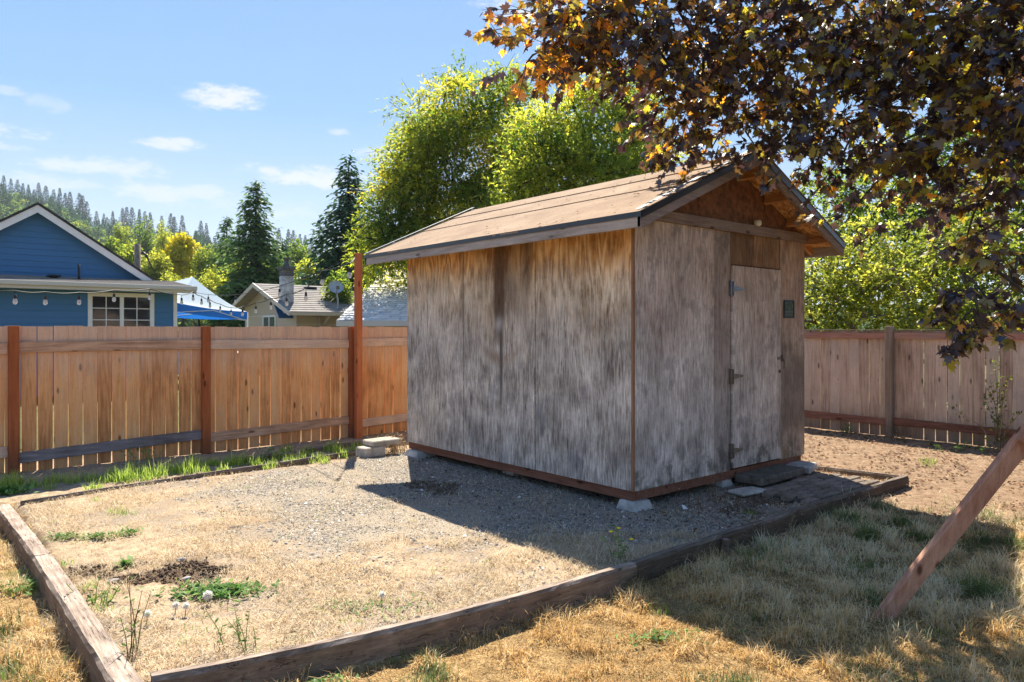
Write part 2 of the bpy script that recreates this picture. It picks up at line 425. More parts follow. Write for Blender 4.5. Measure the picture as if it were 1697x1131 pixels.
def plywood(name, front=False, tone=1.0, sat=1.0):
    """weathered plywood; object coordinates are metres from the shed's near bottom corner, y along the long wall, x along the gable"""
    m, g = material(name)
    o = g.obj(); r = g.rnd()
    x, y, z = g.xyz(o)
    run = x if front else y
    u = g.vec(run + r * 9.0, z * 1.0, r * 7.0)
    low = g.noise(g.mapv(u, (3.2, .55, 1)), 1.5, 2, .45)
    cath = (low * 58.0).sin() * .5 + .5                    # flat-sawn figure
    cath2 = (g.noise(g.mapv(u, (9, .8, 1)), 1.2, 2, .5, .3) * 50.0).sin() * .5 + .5
    fib = g.noise(g.mapv(u, (66, 3.6, 1)), 1.5, 7, .78)
    streak = g.noise(g.mapv(u, (15, 1.5, 1)), 1.5, 6, .70)
    blot = g.noise(g.mapv(g.vec(run, z, 8.0), (2.3, 1.6, 1)), 2.2, 5, .65)
    fibc = fib.step(.28, .72); strc = streak.step(.30, .70); bigc = blot.step(.32, .68)
    check = (g.noise(g.mapv(u, (52, 4.2, 1)), 1.7, 5, .75)).step(.565, .66)
    big = g.noise(g.mapv(g.vec(run, z, 3.0), (1.4, .8, 1)), 1.3, 4, .6)
    if not front:
        greyc = g.ramp(fibc * .50 + strc * .12 + cath2 * .16 + bigc * .26 - .02, [(.15, (.125, .10, .085)), (.38, (.37, .32, .275)), (.62, (.60, .535, .47)), (.88, (.86, .79, .71))])
        orng = g.ramp(fibc * .28 + cath * .34 + strc * .14 + bigc * .24, [(.15, (.20, .075, .024)), (.45, (.54, .27, .09)), (.8, (.80, .52, .26))])
        tan = g.ramp(fibc * .44 + cath * .18 + strc * .16 + bigc * .22, [(.15, (.20, .115, .06)), (.42, (.54, .39, .26)), (.8, (.88, .75, .58))])
        h = z + (streak - .5) * .62 + (big - .5) * .9
        c = g.mix(h.step(1.40, 2.0) * .85, greyc, tan)
        c = g.mix((z + (streak - .5) * .5 + (blot - .5) * .45 - (y - 0.5) * .03).step(1.95, 2.30), c, orng)
        # the dark run below the eave in the middle panel and other stains
        def gau(v, c0, w): q = (v - c0) / w; return (q * q * -1.0).exp()
        run1 = gau(y + (blot - .5) * .25, 1.72, .30) * (z + (streak - .5) * .9 + (blot - .5) * .5).step(1.55, 1.85) * (fibc * .55 + .45) + gau(y + (fib - .5) * .06, 1.84, .07) * z.step(1.35, 1.6)
        c = g.mix((run1 + gau(y, 1.38, .08) * (z + (streak - .5) * .6).step(1.5, 2.2) * .6 + gau(y, 2.5, .06) * z.step(1.4, 1.9) * .5).clamp() * .90, c, (.075, .036, .018))
        run2 = gau(y + (fib - .5) * .03, 1.80, .026) * z.step(.55, 1.0) * z.step(1.75, 1.5)
        c = g.mix(run2 * .85, c, (.05, .042, .042))
        rust = gau(z + (y - 1.8) * (y - 1.8) * -1.1 + (streak - .5) * .10, 1.26, .065) * gau(y, 1.80, .30)
        c = g.mix((rust * 1.5 * fibc * blot.step(.40, .55)).clamp() * .8, c, (.26, .12, .045))
        patch = gau(y, 1.84, .055) * gau(z, 1.62, .08)
        c = g.mix(patch * .7, c, (.58, .56, .55))
        pale = gau(y, 3.25, .30) * gau(z, 1.72, .22) * streak.step(.4, .62)
        c = g.mix(pale * .75, c, (.78, .72, .66))
        dk = gau(y, 3.35, .35) * gau(z, 2.0, .16) * blot.step(.45, .6)
        c = g.mix(dk * .7, c, (.12, .075, .05))
        mid = (blot).step(.50, .66) * z.step(1.95, 1.65) * z.step(1.0, 1.5)
        c = g.mix(mid * (fib * .9).clamp() * .75, c, (.11, .075, .055))
        bl = (g.noise(g.mapv(g.vec(run, z, 21.0), (2.0, .9, 1)), 2.0, 4, .6)).step(.52, .68)
        c = g.mix(bl * z.step(1.6, 1.1) * .5, c, (.145, .15, .185))
        c = g.mix(z.step(.75, .16) * (streak.step(.50, .64)) * .6, c, (.10, .085, .078))
    else:
        greyc = g.ramp(fibc * .54 + strc * .10 + cath2 * .12 + bigc * .24, [(.12, (.18, .145, .12)), (.40, (.43, .365, .315)), (.65, (.62, .545, .48)), (.9, (.84, .76, .69))])
        brn = g.ramp(fibc * .52 + strc * .10 + cath * .16 + bigc * .22, [(.12, (.16, .10, .075)), (.42, (.41, .30, .24)), (.85, (.66, .54, .46))])
        c = g.mix((z + (big - .5) * 1.4 + (streak - .5) * .3 + r * .5 - .25).step(1.0, 2.0), greyc, brn)
        c = g.mix(blot.step(.52, .66) * .5, c, (.10, .08, .075))
        mould = (g.noise(g.mapv(g.vec(run, z, 2.0), (2.5, 2, 1)), 2.6, 5, .65))
        c = g.mix((mould.step(.42, .62) * z.step(.75, .2) * .8), c, (.075, .075, .055))
        c = g.mix((x.step(2.25, 2.5) * (z + (blot - .5)).step(1.6, 1.1) * z.step(.35, .6) * .65), c, (.075, .065, .055))
        c = g.mix((x.step(2.2, 2.5) * z.step(.65, .25) * blot.step(.45, .6) * .6), c, (.34, .26, .17))
        wet = g.noise(g.mapv(u, (5, .6, 1)), 1.8, 3, .5).step(.55, .7)
        c = g.mix(wet * .3, c, (.11, .095, .095))
    c = g.mix(r.step(.3, 1.0) * .25, c, g.hsv(c, .5, .9, .70))
    mot = g.noise(g.mapv(g.vec(run, z, 40.0), (1.5, 1.0, 1)), 1.6, 5, .6)
    c = g.hsv(c, .5, 1.0, mot.step(.30, .70) * .42 + .80)
    vn = g.voro(g.mapv(g.vec(run, z, 0.0), (1, 1, 1)), 5.5)
    c = g.mix(vn.step(.030, .018) * .8, c, (.05, .035, .025))
    c = g.mix(check * .62, c, g.hsv(c, .5, 1.0, .30))
    if front: c = g.mix(r.step(.0, 1.0) * .35, c, (.12, .075, .055))
    c = g.mix(1.0, c, (1.02, .99, .94), 'MULTIPLY')
    if tone != 1.0 or sat != 1.0: c = g.hsv(c, .5, sat, tone)
    g.pbr(c, .88, g.bump(fib * .6 + streak * .3 - check * .5, .7, .004), 0, .18)
    return m
M['ply_side'] = plywood('weathered_plywood_long_wall')
M['ply_front'] = plywood('weathered_plywood_gable_wall', True, 1.22, .85)
M['ply_door'] = plywood('weathered_plywood_door', True, 1.04, .85)
M['ply_header'] = plywood('dark_plywood_over_door', True, .58, 1.6)
M['ply_strip'] = plywood('brown_plywood_strip', True, .95, 1.2)

def simple_grain(name, a, b, c3, axis=2, sc=1.0, knots=False):
    return board_wood(name, (a, b, c3), along=axis, vary=.15)
M['gable_dark'] = plain('osb_gable', (.20, .085, .04), .85, var=.5, scale=14)
M['osb'] = None
m, g = material('osb_soffit')
o = g.obj()
vc = g.new('ShaderNodeTexVoronoi'); g.ln(g.mapv(o, (1, 2.2, 1), rot=(0, 0, .5)), vc.inputs[0]); vc.inputs['Scale'].default_value = 26
fl = g.xyz(S(g.nt, vc.outputs['Color']))[0]
n = g.noise(o, 8, 4, .6)
c = g.ramp(fl * .6 + n * .4, [(.25, (.30, .12, .035)), (.5, (.58, .29, .095)), (.8, (.76, .46, .19))])
g.pbr(c, .8, g.bump(fl, .4, .003))
M['osb'] = m
M['rafter'] = board_wood('pine_rafter', ((.22, .085, .03), (.48, .23, .09), (.66, .37, .17)), along=1, vary=.1)
M['fascia'] = board_wood('grey_fascia', ((.14, .115, .10), (.36, .30, .265), (.58, .51, .46)), along=1, vary=.1, grey=.5, greycol=(.48, .42, .40))
M['fascia_x'] = board_wood('grey_barge', ((.10, .075, .06), (.24, .175, .145), (.38, .30, .26)), along=0, vary=.1, grey=.4, greycol=(.30, .25, .24))
M['skirt'] = board_wood('red_joist', ((.08, .032, .02), (.20, .085, .05), (.30, .15, .10)), along=1, vary=.1, grey=.25)
M['corner_trim'] = board_wood('corner_batten', ((.10, .045, .02), (.26, .13, .07), (.40, .22, .13)), vary=.1)

m, g = material('tan_roll_roofing')
o = g.obj(); sp = g.noise(o, 420, 2, .7); b = g.noise(o, 2.2, 5, .6); st = g.noise(g.mapv(o, (1, .25, 1)), 6, 4, .6)
c = g.ramp(sp * .55 + b * .3 + st * .15, [(.30, (.14, .084, .050)), (.5, (.315, .208, .132)), (.70, (.50, .355, .24))])
x, y, z = g.xyz(o)
lines = (g.noise(g.mapv(o, (3, .15, 3)), 5, 3, .5)).step(.6, .72)
c = g.mix(lines * .22, c, (.19, .11, .08))
g.pbr(c, .93, g.bump(sp * .4 + b * .8, .5, .006), 0, .15)
M['roofing'] = m
M['drip'] = plain('black_drip_edge', (.018, .018, .022), .30, .0, .3, 20, .1, .6)
M['flange'] = plain('dark_painted_flange', (.10, .115, .14), .6)
M['metal'] = plain('galvanised_metal', (.20, .22, .26), .42, .6, .2, 20)
M['rust'] = plain('rusty_metal', (.20, .16, .13), .6, .4, .4, 40)
M['white'] = plain('white_paint', (.78, .77, .74), .5, var=.05)
M['cream'] = plain('cream_knob', (.72, .66, .52), .4, var=.05)
M['black'] = plain('black_plastic', (.02, .02, .022), .4, var=.1)
M['wire'] = plain('black_wire', (.03, .032, .035), .5, var=.1)

def concrete(name, col, k=.35, mos=0.0):
    m, g = material(name)
    o = g.obj(); a = g.noise(o, 9, 6, .65); b = g.noise(o, 90, 3, .6)
    rn = g.rnd()
    c = g.mix(a.step(.3, .7), [x * (1 - k) for x in col], [x * (1 + k * .6) for x in col])
    c = g.mix(b.step(.55, .8) * .5, c, [x * .45 for x in col])
    c = g.hsv(c, .5, 1.0, rn * .5 + .75)
    if mos: c = g.mix(g.noise(o, 14, 5, .7).step(.5, .6) * mos, c, (.03, .035, .015))
    g.pbr(c, .93, g.bump(a * .5 + b * .5, .6, .008), 0, .15)
    return m
M['pier'] = concrete('pier_concrete', (.42, .39, .35))
M['slab'] = concrete('old_concrete_slab', (.16, .135, .11), mos=.5)
M['slab_pale'] = concrete('pale_concrete', (.42, .38, .33))
M['paver'] = concrete('dirty_paver', (.27, .21, .165), mos=.35)
M['stone'] = concrete('pale_stone', (.42, .39, .36))
M['step_pale'] = concrete('bleached_step', (.55, .47, .38))

# sign: small green plate, letters too worn to read
M['sign'] = plain('dark_green_sign', (.030, .045, .026), .5, var=.3, scale=30)
M['sign_mark'] = plain('worn_sign_print', (.13, .17, .11), .6, var=.35, scale=60)
M['sign_edge'] = plain('black_sign_frame', (.012, .014, .010), .5)

# ground
m, g = material('yard_soil')
o = g.obj(); x, y, z = g.xyz(o)
gr, dr, lw, ft = g.attr('gravel'), g.attr('soil'), g.attr('lawn'), g.attr('far')
n1 = g.noise(o, 1.3, 6, .65); n2 = g.noise(o, 11, 5, .65); n3 = g.noise(o, 75, 4, .7); vv = g.voro(o, 95)
straw = g.ramp(n2 * .45 + n3 * .55, [(.32, (.10, .07, .045)), (.47, (.34, .245, .155)), (.66, (.66, .50, .32))])
grav = g.ramp(vv * .5 + n3 * .6, [(.25, (.08, .062, .045)), (.5, (.27, .215, .155)), (.78, (.50, .42, .32))])
soil = g.ramp(n2 * .5 + n3 * .5, [(.3, (.10, .062, .038)), (.5, (.26, .170, .105)), (.72, (.46, .335, .22))])
thatch = g.ramp(n2 * .4 + n3 * .6, [(.36, (.07, .042, .018)), (.50, (.26, .165, .07)), (.66, (.52, .36, .17))])
farg = g.ramp(n1, [(.3, (.055, .075, .02)), (.7, (.18, .17, .07))])
straw = g.mix((n1 + (n2 - .5) * .6).step(.47, .60) * .75, straw, g.mix(n3.step(.35, .65), (.13, .10, .075), (.36, .30, .235)))
c = g.mix(gr, straw, grav)
c = g.mix(lw, c, thatch)
c = g.mix(dr, c, soil)
c = g.mix(g.attr('dug'), c, g.ramp(n3 * .6 + n2 * .4, [(.35, (.035, .021, .013)), (.65, (.16, .10, .06))]))
c = g.mix(ft, c, farg)
g.pbr(c, .95, g.bump(n3 * .6 + vv * .3 + n2 * .5, .8, .015), 0, .1)
M['ground'] = m

def tuft_mat(name, dark, mid, light, trans=.35):
    m, g = material(name)
    h, t = g.attr('hue'), g.attr('tip')
    c = g.ramp(h, [(0.0, dark), (.5, mid), (1.0, light)])
    c = g.mix(t * .35, c, light)
    g.leaf(c, None, trans, .6, .02)
    return m
m, g = material('lawn_blades')
h, gn, t = g.attr('hue'), g.attr('green'), g.attr('tip')
c = g.ramp(h, [(0, (.34, .19, .06)), (.35, (.70, .44, .15)), (.7, (.86, .61, .29)), (1, (.92, .79, .52))])
c = g.mix(gn, c, g.ramp(h, [(0, (.045, .085, .018)), (1, (.17, .24, .06))]))
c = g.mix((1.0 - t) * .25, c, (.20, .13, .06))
g.leaf(c, None, .42, .6, .015)
M['lawn'] = m
m, g = material('dry_straw')
h = g.attr('hue')
c = g.ramp(h, [(0, (.22, .14, .07)), (.4, (.58, .41, .22)), (1, (.86, .72, .48))])
g.leaf(c, None, .2, .5, .02)
M['straw'] = m
m, g = material('gravel_stones')
h = g.attr('hue')
c = g.ramp(h, [(0, (.055, .046, .038)), (.35, (.19, .162, .13)), (.7, (.35, .30, .245)), (.9, (.52, .46, .39)), (1, (.74, .69, .62))])
g.pbr(c, .8, None, 0, .3)
M['gravel'] = m
M['grass'] = tuft_mat('green_grass_blades', (.10, .18, .02), (.28, .44, .06), (.58, .70, .15), .6)
M['weed'] = tuft_mat('weed_leaves', (.05, .11, .02), (.12, .26, .045), (.30, .46, .10), .4)
M['stemgreen'] = plain('green_stems', (.16, .22, .06), .7, var=.3)
M['dryweed'] = tuft_mat('dry_weed_stems', (.18, .11, .05), (.48, .31, .15), (.74, .55, .32), .4)
M['litter'] = tuft_mat('fallen_leaves', (.055, .022, .012), (.20, .085, .035), (.45, .24, .11), .2)
M['litter_twig'] = tuft_mat('dead_twigs', (.04, .025, .015), (.13, .085, .05), (.30, .21, .13), .1)
M['clod'] = plain('dug_soil', (.105, .064, .038), .95, var=.5, scale=40)
M['yellow'] = plain('yellow_petals', (.85, .68, .03), .6, var=.1)
m, g = material('dandelion_fluff'); g.leaf((.90, .87, .82), (.95, .92, .85), .5, .6, .0); M['puff'] = m

# foliage
def foliage(name, stops, trans=.45, tint=(1, 1, 1), gloss=.015, tboost=1.25):
    m, g = material(name)
    h = g.attr('hue')
    c = g.ramp(h, stops)
    tc = g.mix(1.0, c, [x * tboost for x in tint], 'MULTIPLY')
    if tboost > 2: tc = g.mix(.35, tc, g.mix(1.0, c, [tboost * 1.6, tboost * 1.3, tboost * .5], 'MULTIPLY'))
    g.leaf(c, tc, trans, .4, gloss)
    return m
M['maple_leaf'] = foliage('maple_leaves', [(0, (.016, .009, .018)), (.28, (.034, .017, .024)), (.46, (.080, .046, .018)), (.62, (.165, .115, .020)), (.74, (.32, .30, .03)), (.84, (.60, .28, .03)), (1, (.85, .38, .04))], .52, gloss=.07, tboost=2.1)
M['birch'] = foliage('fine_green_leaves', [(0, (.025, .060, .012)), (.40, (.10, .155, .022)), (.75, (.24, .26, .03)), (1, (.48, .40, .03))], .60, tboost=2.2)
M['bright'] = foliage('bright_green_leaves', [(0, (.030, .070, .012)), (.45, (.125, .175, .025)), (1, (.36, .38, .05))], .60, tboost=2.1)
M['shrubleaf'] = foliage('yellow_green_leaves', [(0, (.022, .045, .010)), (.5, (.12, .155, .022)), (1, (.40, .40, .07))], .60, tboost=2.1)
M['conifer'] = foliage('conifer_needles', [(0, (.014, .045, .025)), (.6, (.042, .105, .050)), (1, (.12, .20, .07))], .3, gloss=.02)
M['cedar'] = foliage('cedar_sprays', [(0, (.028, .075, .025)), (.6, (.085, .17, .045)), (1, (.22, .31, .08))], .35, gloss=.02)
M['golden'] = foliage('golden_leaves', [(0, (.20, .20, .015)), (.5, (.48, .42, .02)), (1, (.75, .60, .04))], .5, tboost=1.6)
M['forest'] = foliage('forest_leaves', [(0, (.016, .050, .042)), (.35, (.040, .095, .028)), (.65, (.13, .20, .035)), (.85, (.24, .28, .04)), (1, (.45, .40, .04))], .45, gloss=.0, tboost=1.6)
def bark(name, a, b):
    m, g = material(name)
    o = g.obj(); n = g.noise(g.mapv(o, (9, 9, 2)), 3, 5, .65)
    g.pbr(g.ramp(n, [(.3, a), (.7, b)]), .92, g.bump(n, .8, .02), 0, .1)
    return m
M['bark'] = bark('grey_brown_bark', (.035, .026, .02), (.14, .11, .085))
M['bark_pale'] = bark('pale_bark', (.10, .075, .05), (.36, .29, .21))
M['bark_dark'] = bark('dark_bark', (.02, .014, .012), (.075, .055, .045))
m, g = material('hill_undergrowth')
o = g.obj(); n = g.noise(o, .02, 6, .6); n2 = g.noise(o, .18, 6, .7)
g.pbr(g.ramp(n * .4 + n2 * .6, [(.3, (.020, .048, .016)), (.55, (.055, .095, .028)), (.8, (.14, .18, .05))]), .95, g.bump(n2, 1, 3), 0, .05)
M['hill'] = m

# houses
def painted(name, col, rough=.6):
    m, g = material(name)
    o = g.obj(); r = g.rnd(); n = g.noise(o, 1.5, 5, .6); f = g.noise(g.mapv(o, (1, 1, 12)), 30, 3, .6)
    c = g.mix((n - .5) * .5 + r * .2 + .2, col, [x * .78 for x in col])
    g.pbr(c, rough, g.bump(f, .25, .003), 0, .3)
    return m
M['blue'] = painted('blue_siding_paint', (.060, .185, .36))
M['tan'] = painted('tan_siding_paint', (.52, .41, .30))
M['yellowwall'] = painted('pale_yellow_paint', (.60, .47, .26))
M['trim_tan'] = painted('tan_trim', (.62, .51, .40))
M['gutter'] = painted('cream_gutter', (.62, .58, .50))
m, g = material('roof_shingles')
o = g.obj(); n = g.noise(o, 3, 5, .65); f = g.noise(o, 60, 3, .6)
g.pbr(g.ramp(n * .5 + f * .5, [(.3, (.13, .115, .10)), (.55, (.27, .24, .215)), (.8, (.42, .38, .34))]), .9, g.bump(f, .6, .01))
M['shingle'] = m
M['darkroof'] = plain('dark_shingles', (.05, .048, .05), .9, var=.3)
m, g = material('light_grey_shingles')
o = g.obj(); r = g.attr('hue'); f = g.noise(o, 70, 3, .6)
g.pbr(g.mix(f * .35, g.ramp(r, [(0, (.62, .60, .58)), (1, (.86, .84, .80))]), (.40, .39, .38)), .85, g.bump(f, .5, .01))
M['garage'] = m
m, g = material('window_glass')
g.pbr((.02, .025, .03), .05, None, 0, .8)
M['glass'] = m
M['tentwhite'] = None
m, g = material('white_canopy_cloth')
g.leaf((.72, .80, .88), (.75, .86, .95), .45, .6, .02); M['tentwhite'] = m
m, g = material('blue_canopy_cloth')
g.leaf((.015, .17, .62), (.02, .20, .70), .3, .6, .03); M['tentblue'] = m
M['block'] = concrete('grey_chimney_block', (.50, .49, .49))
M['blocktop'] = concrete('dark_chimney_top', (.13, .12, .12))
M['blueflash'] = plain('blue_flashing', (.03, .12, .28), .4)
M['dish'] = plain('grey_dish', (.40, .42, .43), .5)
m, g = material('clear_bulb_glass')
gg = g.new('ShaderNodeBsdfGlass'); gg.inputs['Roughness'].default_value = .05; gg.inputs['IOR'].default_value = 1.2
dd = g.new('ShaderNodeBsdfDiffuse'); dd.inputs[0].default_value = (.85, .83, .78, 1)
mm = g.new('ShaderNodeMixShader'); mm.inputs[0].default_value = .45
g.ln(gg.outputs[0], mm.inputs[1]); g.ln(dd.outputs[0], mm.inputs[2])
oo = g.new('ShaderNodeOutputMaterial'); g.ln(mm.outputs[0], oo.inputs[0]); M['bulb'] = m
M['carpaint'] = plain('silver_car_paint', (.55, .56, .58), .25, .3, .05)
M['carred'] = plain('red_tail_lamp', (.45, .02, .02), .3)

# ---------------------------------------------------------------- the ground
BX0, BX1 = 0.76, 7.80           # the timber-edged bed
def front_edge(x): return np.interp(x, [.6, .83, 1.72, 2.6, 3.6, 8.2], [3.52, 3.46, 3.24, 3.145, 3.105, 3.115])
BY1 = 8.02
def inbed(x, y):
    return sstep(x, BX0 - .05, BX0 + .05) * sstep(x, BX1 + .06, BX1 - .04) * sstep(y, front_edge(x) - .05, front_edge(x) + .05) * sstep(y, BY1 + .1, BY1 - .1)
def height(x, y):
    x = np.asarray(x, float); y = np.asarray(y, float)
    outside = -.095 + .07 * sstep(x, 5.0, 9.5) + .06 * sstep(y, 6.5, 9.0)
    outside = outside + .06 * sstep(x, 8.0, 9.5)
    outside = outside + .04 * sstep(y, 7.6, 8.3) * (1 - sstep(x, 6, 9))
    b = inbed(x, y)
    z = outside * (1 - b) + b * (.0 + .012 * (vnoise(x, y, 1.3, 5) - .5) * 2)
    near = np.exp(-((x - 4.5) ** 2 + (y - 4.5) ** 2) / 300)
    z = z + near * ((vnoise(x, y, .9, 2) - .5) * .05 * (1 - b * .7) + (vnoise(x, y, 9, 3) - .5) * .03 * (1 - b * .4) + (vnoise(x, y, 30, 4) - .5) * .008)
    dug = dug_mask(x, y)
    z = z + dug * (vnoise(x, y, 14, 9) - .55) * .07
    far = sstep(np.hypot(x, y), 16, 40)
    return z - far * .35
def dug_mask(x, y):
    x = np.asarray(x, float); y = np.asarray(y, float)
    q = ((x - 1.28) * .76 - (y - 5.02) * .64) / .42; w = ((x - 1.28) * .64 + (y - 5.02) * .76) / .30
    m1 = .85 * sstep(1.10 - np.hypot(q, w) + (vnoise(x, y, 6, 8, 4) - .5) * 2.6, .1, .6)
    q2 = (x - 5.05) / .25; w2 = (y - 6.3) / .8                      # dark duff in the gravel beside the shed
    m2 = sstep(1.0 - np.hypot((x - 4.05) / .30, (y - 6.0) / .55) + (vnoise(x, y, 7, 18) - .5) * 1.3, .1, .5) * .8
    m3 = sstep(1.0 - np.hypot((x - 5.95) / .8, (y - 3.62) / .38) + (vnoise(x, y, 7, 28) - .5) * 1.2, .1, .6) * .75
    return np.clip(m1 + m2 + m3, 0, 1)
def gravel_mask(x, y):
    n = (vnoise(x, y, 1.8, 11, 4) - .5)
    x = np.asarray(x, float); y = np.asarray(y, float)
    a = sstep(x + n * 1.3, 1.95, 2.7)
    b = sstep(y + n * .9, 4.35 - np.clip(x - 3.0, 0, 1.6) * .75, 4.95 - np.clip(x - 3.0, 0, 1.6) * .9)
    c = sstep(y, 8.0, 7.5)
    return a * b * np.where(x > 4.2, 1, c) * inbed(x, y) * (1 - sstep(x, 6.4, 7.2) * .85)
def soil_mask(x, y):
    n = (vnoise(x, y, .9, 31, 4) - .5)
    x = np.asarray(x, float)
    out = sstep(x + n * 1.6 + (y - 2) * .12, 6.3, 7.7) * (1 - inbed(x, y))
    out = np.maximum(out, sstep(x, 6.6, 7.2) * inbed(x, y))
    return out
def lawn_mask(x, y):
    return (1 - inbed(x, y)) * (1 - soil_mask(x, y)) * sstep(y, 8.2, 7.9)

def axis(lo, hi, step, far):
    a = list(np.arange(lo, hi, step)); s = step
    up = [hi]
    while up[-1] < far: s *= 1.33; up.append(up[-1] + s)
    s = step; dn = [lo - step]
    while dn[-1] > -far: s *= 1.33; dn.append(dn[-1] - s)
    return np.array(dn[::-1] + a + up)
xs = axis(-1.0, 11.0, .035, 1900); ys = axis(-.6, 9.7, .035, 1900)
X, Y = np.meshgrid(xs, ys)
Z = height(X, Y)
nx, ny = len(xs), len(ys)
idx = np.arange(nx * ny).reshape(ny, nx)
F = np.stack([idx[:-1, :-1], idx[:-1, 1:], idx[1:, 1:], idx[1:, :-1]], -1).reshape(-1, 4)
xf, yf = X.ravel(), Y.ravel()
farm = np.maximum(sstep(yf, 9.7, 10.8), sstep(xf, 11.0, 12.5)); farm = np.maximum(farm, sstep(np.hypot(xf, yf), 14, 22))
o = npmesh('ground', np.stack([xf, yf, Z.ravel()], -1), F, M['ground'], None,
           {'gravel': gravel_mask(xf, yf), 'soil': soil_mask(xf, yf), 'lawn': lawn_mask(xf, yf), 'far': farm, 'dug': dug_mask(xf, yf)}, smooth=True)
o['kind'] = 'structure'; o['label'] = 'bare and grassy ground of the yard and beyond'

def gz(x, y): return float(height(np.array([x]), np.array([y]))[0])

def seen(x, y, z=0.0, pad=140):
    """points in or near the view, so that nothing is wasted far outside it"""
    f = x * SY + y * CY; r = x * CY - y * SY
    px = 848.5 + FPX * r / np.maximum(f, .1)
    py = 546 + FPX * (EYE - z) / np.maximum(f, .1)
    return (f > 1) & (px > -pad) & (px < 1697 + pad) & (py < 1131 + pad * 1.6)

rng = np.random.default_rng(7)
def blades(P, L, W, lean, hue, rng, green=None, flat=None, name='blades', mat=None, curl=.5, extra=None):
    """tapered bent blades: P (n,3) roots; each five vertices"""
    n = len(P); a = rng.uniform(0, 2 * PI, n)
    hx, hy = np.cos(a), np.sin(a)
    sxv, syv = -hy, hx
    L = np.broadcast_to(L, n); W = np.broadcast_to(W, n); lean = np.broadcast_to(lean, n)
    up1 = np.cos(lean * .6); out1 = np.sin(lean * .6)
    up2 = np.cos(np.minimum(lean * (1 + curl), 1.75)); out2 = np.sin(np.minimum(lean * (1 + curl), 1.75))
    m = P + np.stack([hx * out1, hy * out1, up1], -1) * (L * .5)[:, None]
    kink = rng.uniform(-.5, .5, n)
    hx2 = hx * np.cos(kink) - hy * np.sin(kink); hy2 = hx * np.sin(kink) + hy * np.cos(kink)
    t = m + np.stack([hx2 * out2, hy2 * out2, up2], -1) * (L * .5)[:, None]
    side = np.stack([sxv, syv, np.zeros(n)], -1) * (W / 2)[:, None]
    V = np.stack([P - side, P + side, m + side * .8, m - side * .8, t], 1).reshape(-1, 3)
    b = (np.arange(n) * 5)[:, None]
    F = np.concatenate([b + np.array([0, 1, 2]), b + np.array([0, 2, 3]), b + np.array([3, 2, 4])], 0)
    at_ = {'hue': np.repeat(hue, 5), 'tip': np.tile([0, 0, .5, .5, 1], n)}
    if green is not None: at_['green'] = np.repeat(green, 5)
    return V, F, at_

# the dead lawn outside the timbers
def sample(n, x0, x1, y0, y1, dens, rng, need=True):
    x = rng.uniform(x0, x1, n); y = rng.uniform(y0, y1, n)
    k = rng.random(n) < dens(x, y)
    if need: k &= seen(x, y)
    return x[k], y[k]
def dist_keep(x, y):
    f = x * SY + y * CY
    return np.clip((4.6 / np.maximum(f, .5)) ** 1.3, 0.15, 1)
x, y = sample(1150000, -2.2, 8.5, -1.0, 8.0, lambda x, y: lawn_mask(x, y) * dist_keep(x, y) * (.38 + .62 * sstep(vnoise(x, y, 6, 40), .36, .58)), rng)
print('lawn blades', len(x))
f = x * SY + y * CY
clump = vnoise(x, y, 7, 41, 3); patch = vnoise(x, y, 1.1, 43, 3)
L = (.018 + .085 * sstep(clump, .35, .75) ** 1.3) * rng.uniform(.5, 1.5, len(x)) * (1 + .35 * sstep(x, 3.0, 4.5))
lean = rng.uniform(.35, 1.45, len(x))
right_part = sstep(x, 3.4, 5.2) * sstep(y, .6, 1.8)
grn = ((vnoise(x, y, 3.1, 44, 3) + rng.normal(0, .06, len(x)) + right_part * .03) > .715).astype(float)
grn = np.maximum(grn, (rng.random(len(x)) < .015 + right_part * .05))
hue = np.clip(.10 + .85 * patch + .7 * (clump - .5) + rng.normal(0, .2, len(x)) + .34 * right_part, 0, 1)  # paler hue on the right part, lifting the shade there by colour
V, F, A = blades(np.stack([x, y, height(x, y) - .004], -1), L * np.where(grn > 0, 1.15, 1), np.where(f < 5.5, .0040, .0052), lean, hue, rng, grn, curl=.6)
o = npmesh('lawn_grass', V, F, M['lawn'], None, A)
tag(o, 'dead golden lawn grass outside the timber edging', 'grass', kind='stuff')

# straw lying in the bed
x, y = sample(180000, .8, 7.7, 3.1, 8.0, lambda x, y: inbed(x, y) * (1 - gravel_mask(x, y) * (.72 + .25 * sstep(vnoise(x, y, 2.3, 57, 4), .5, .62))) * (1 - .95 * dug_mask(x, y)) * dist_keep(x, y) * (.06 + .94 * sstep(vnoise(x, y, 3.2, 50, 4), .38, .62)) * (1 - .7 * soil_mask(x, y)), rng)
print('straw', len(x))
V, F, A = blades(np.stack([x, y, height(x, y) + .002], -1), rng.uniform(.03, .10, len(x)), .0026, rng.uniform(1.15, 1.6, len(x)), np.clip(rng.normal(.55, .28, len(x)), 0, 1), rng, curl=.1)
o = npmesh('dry_straw', V, F, M['straw'], None, A)
tag(o, 'pale dry straw lying over the soil of the bed', 'straw', kind='stuff')

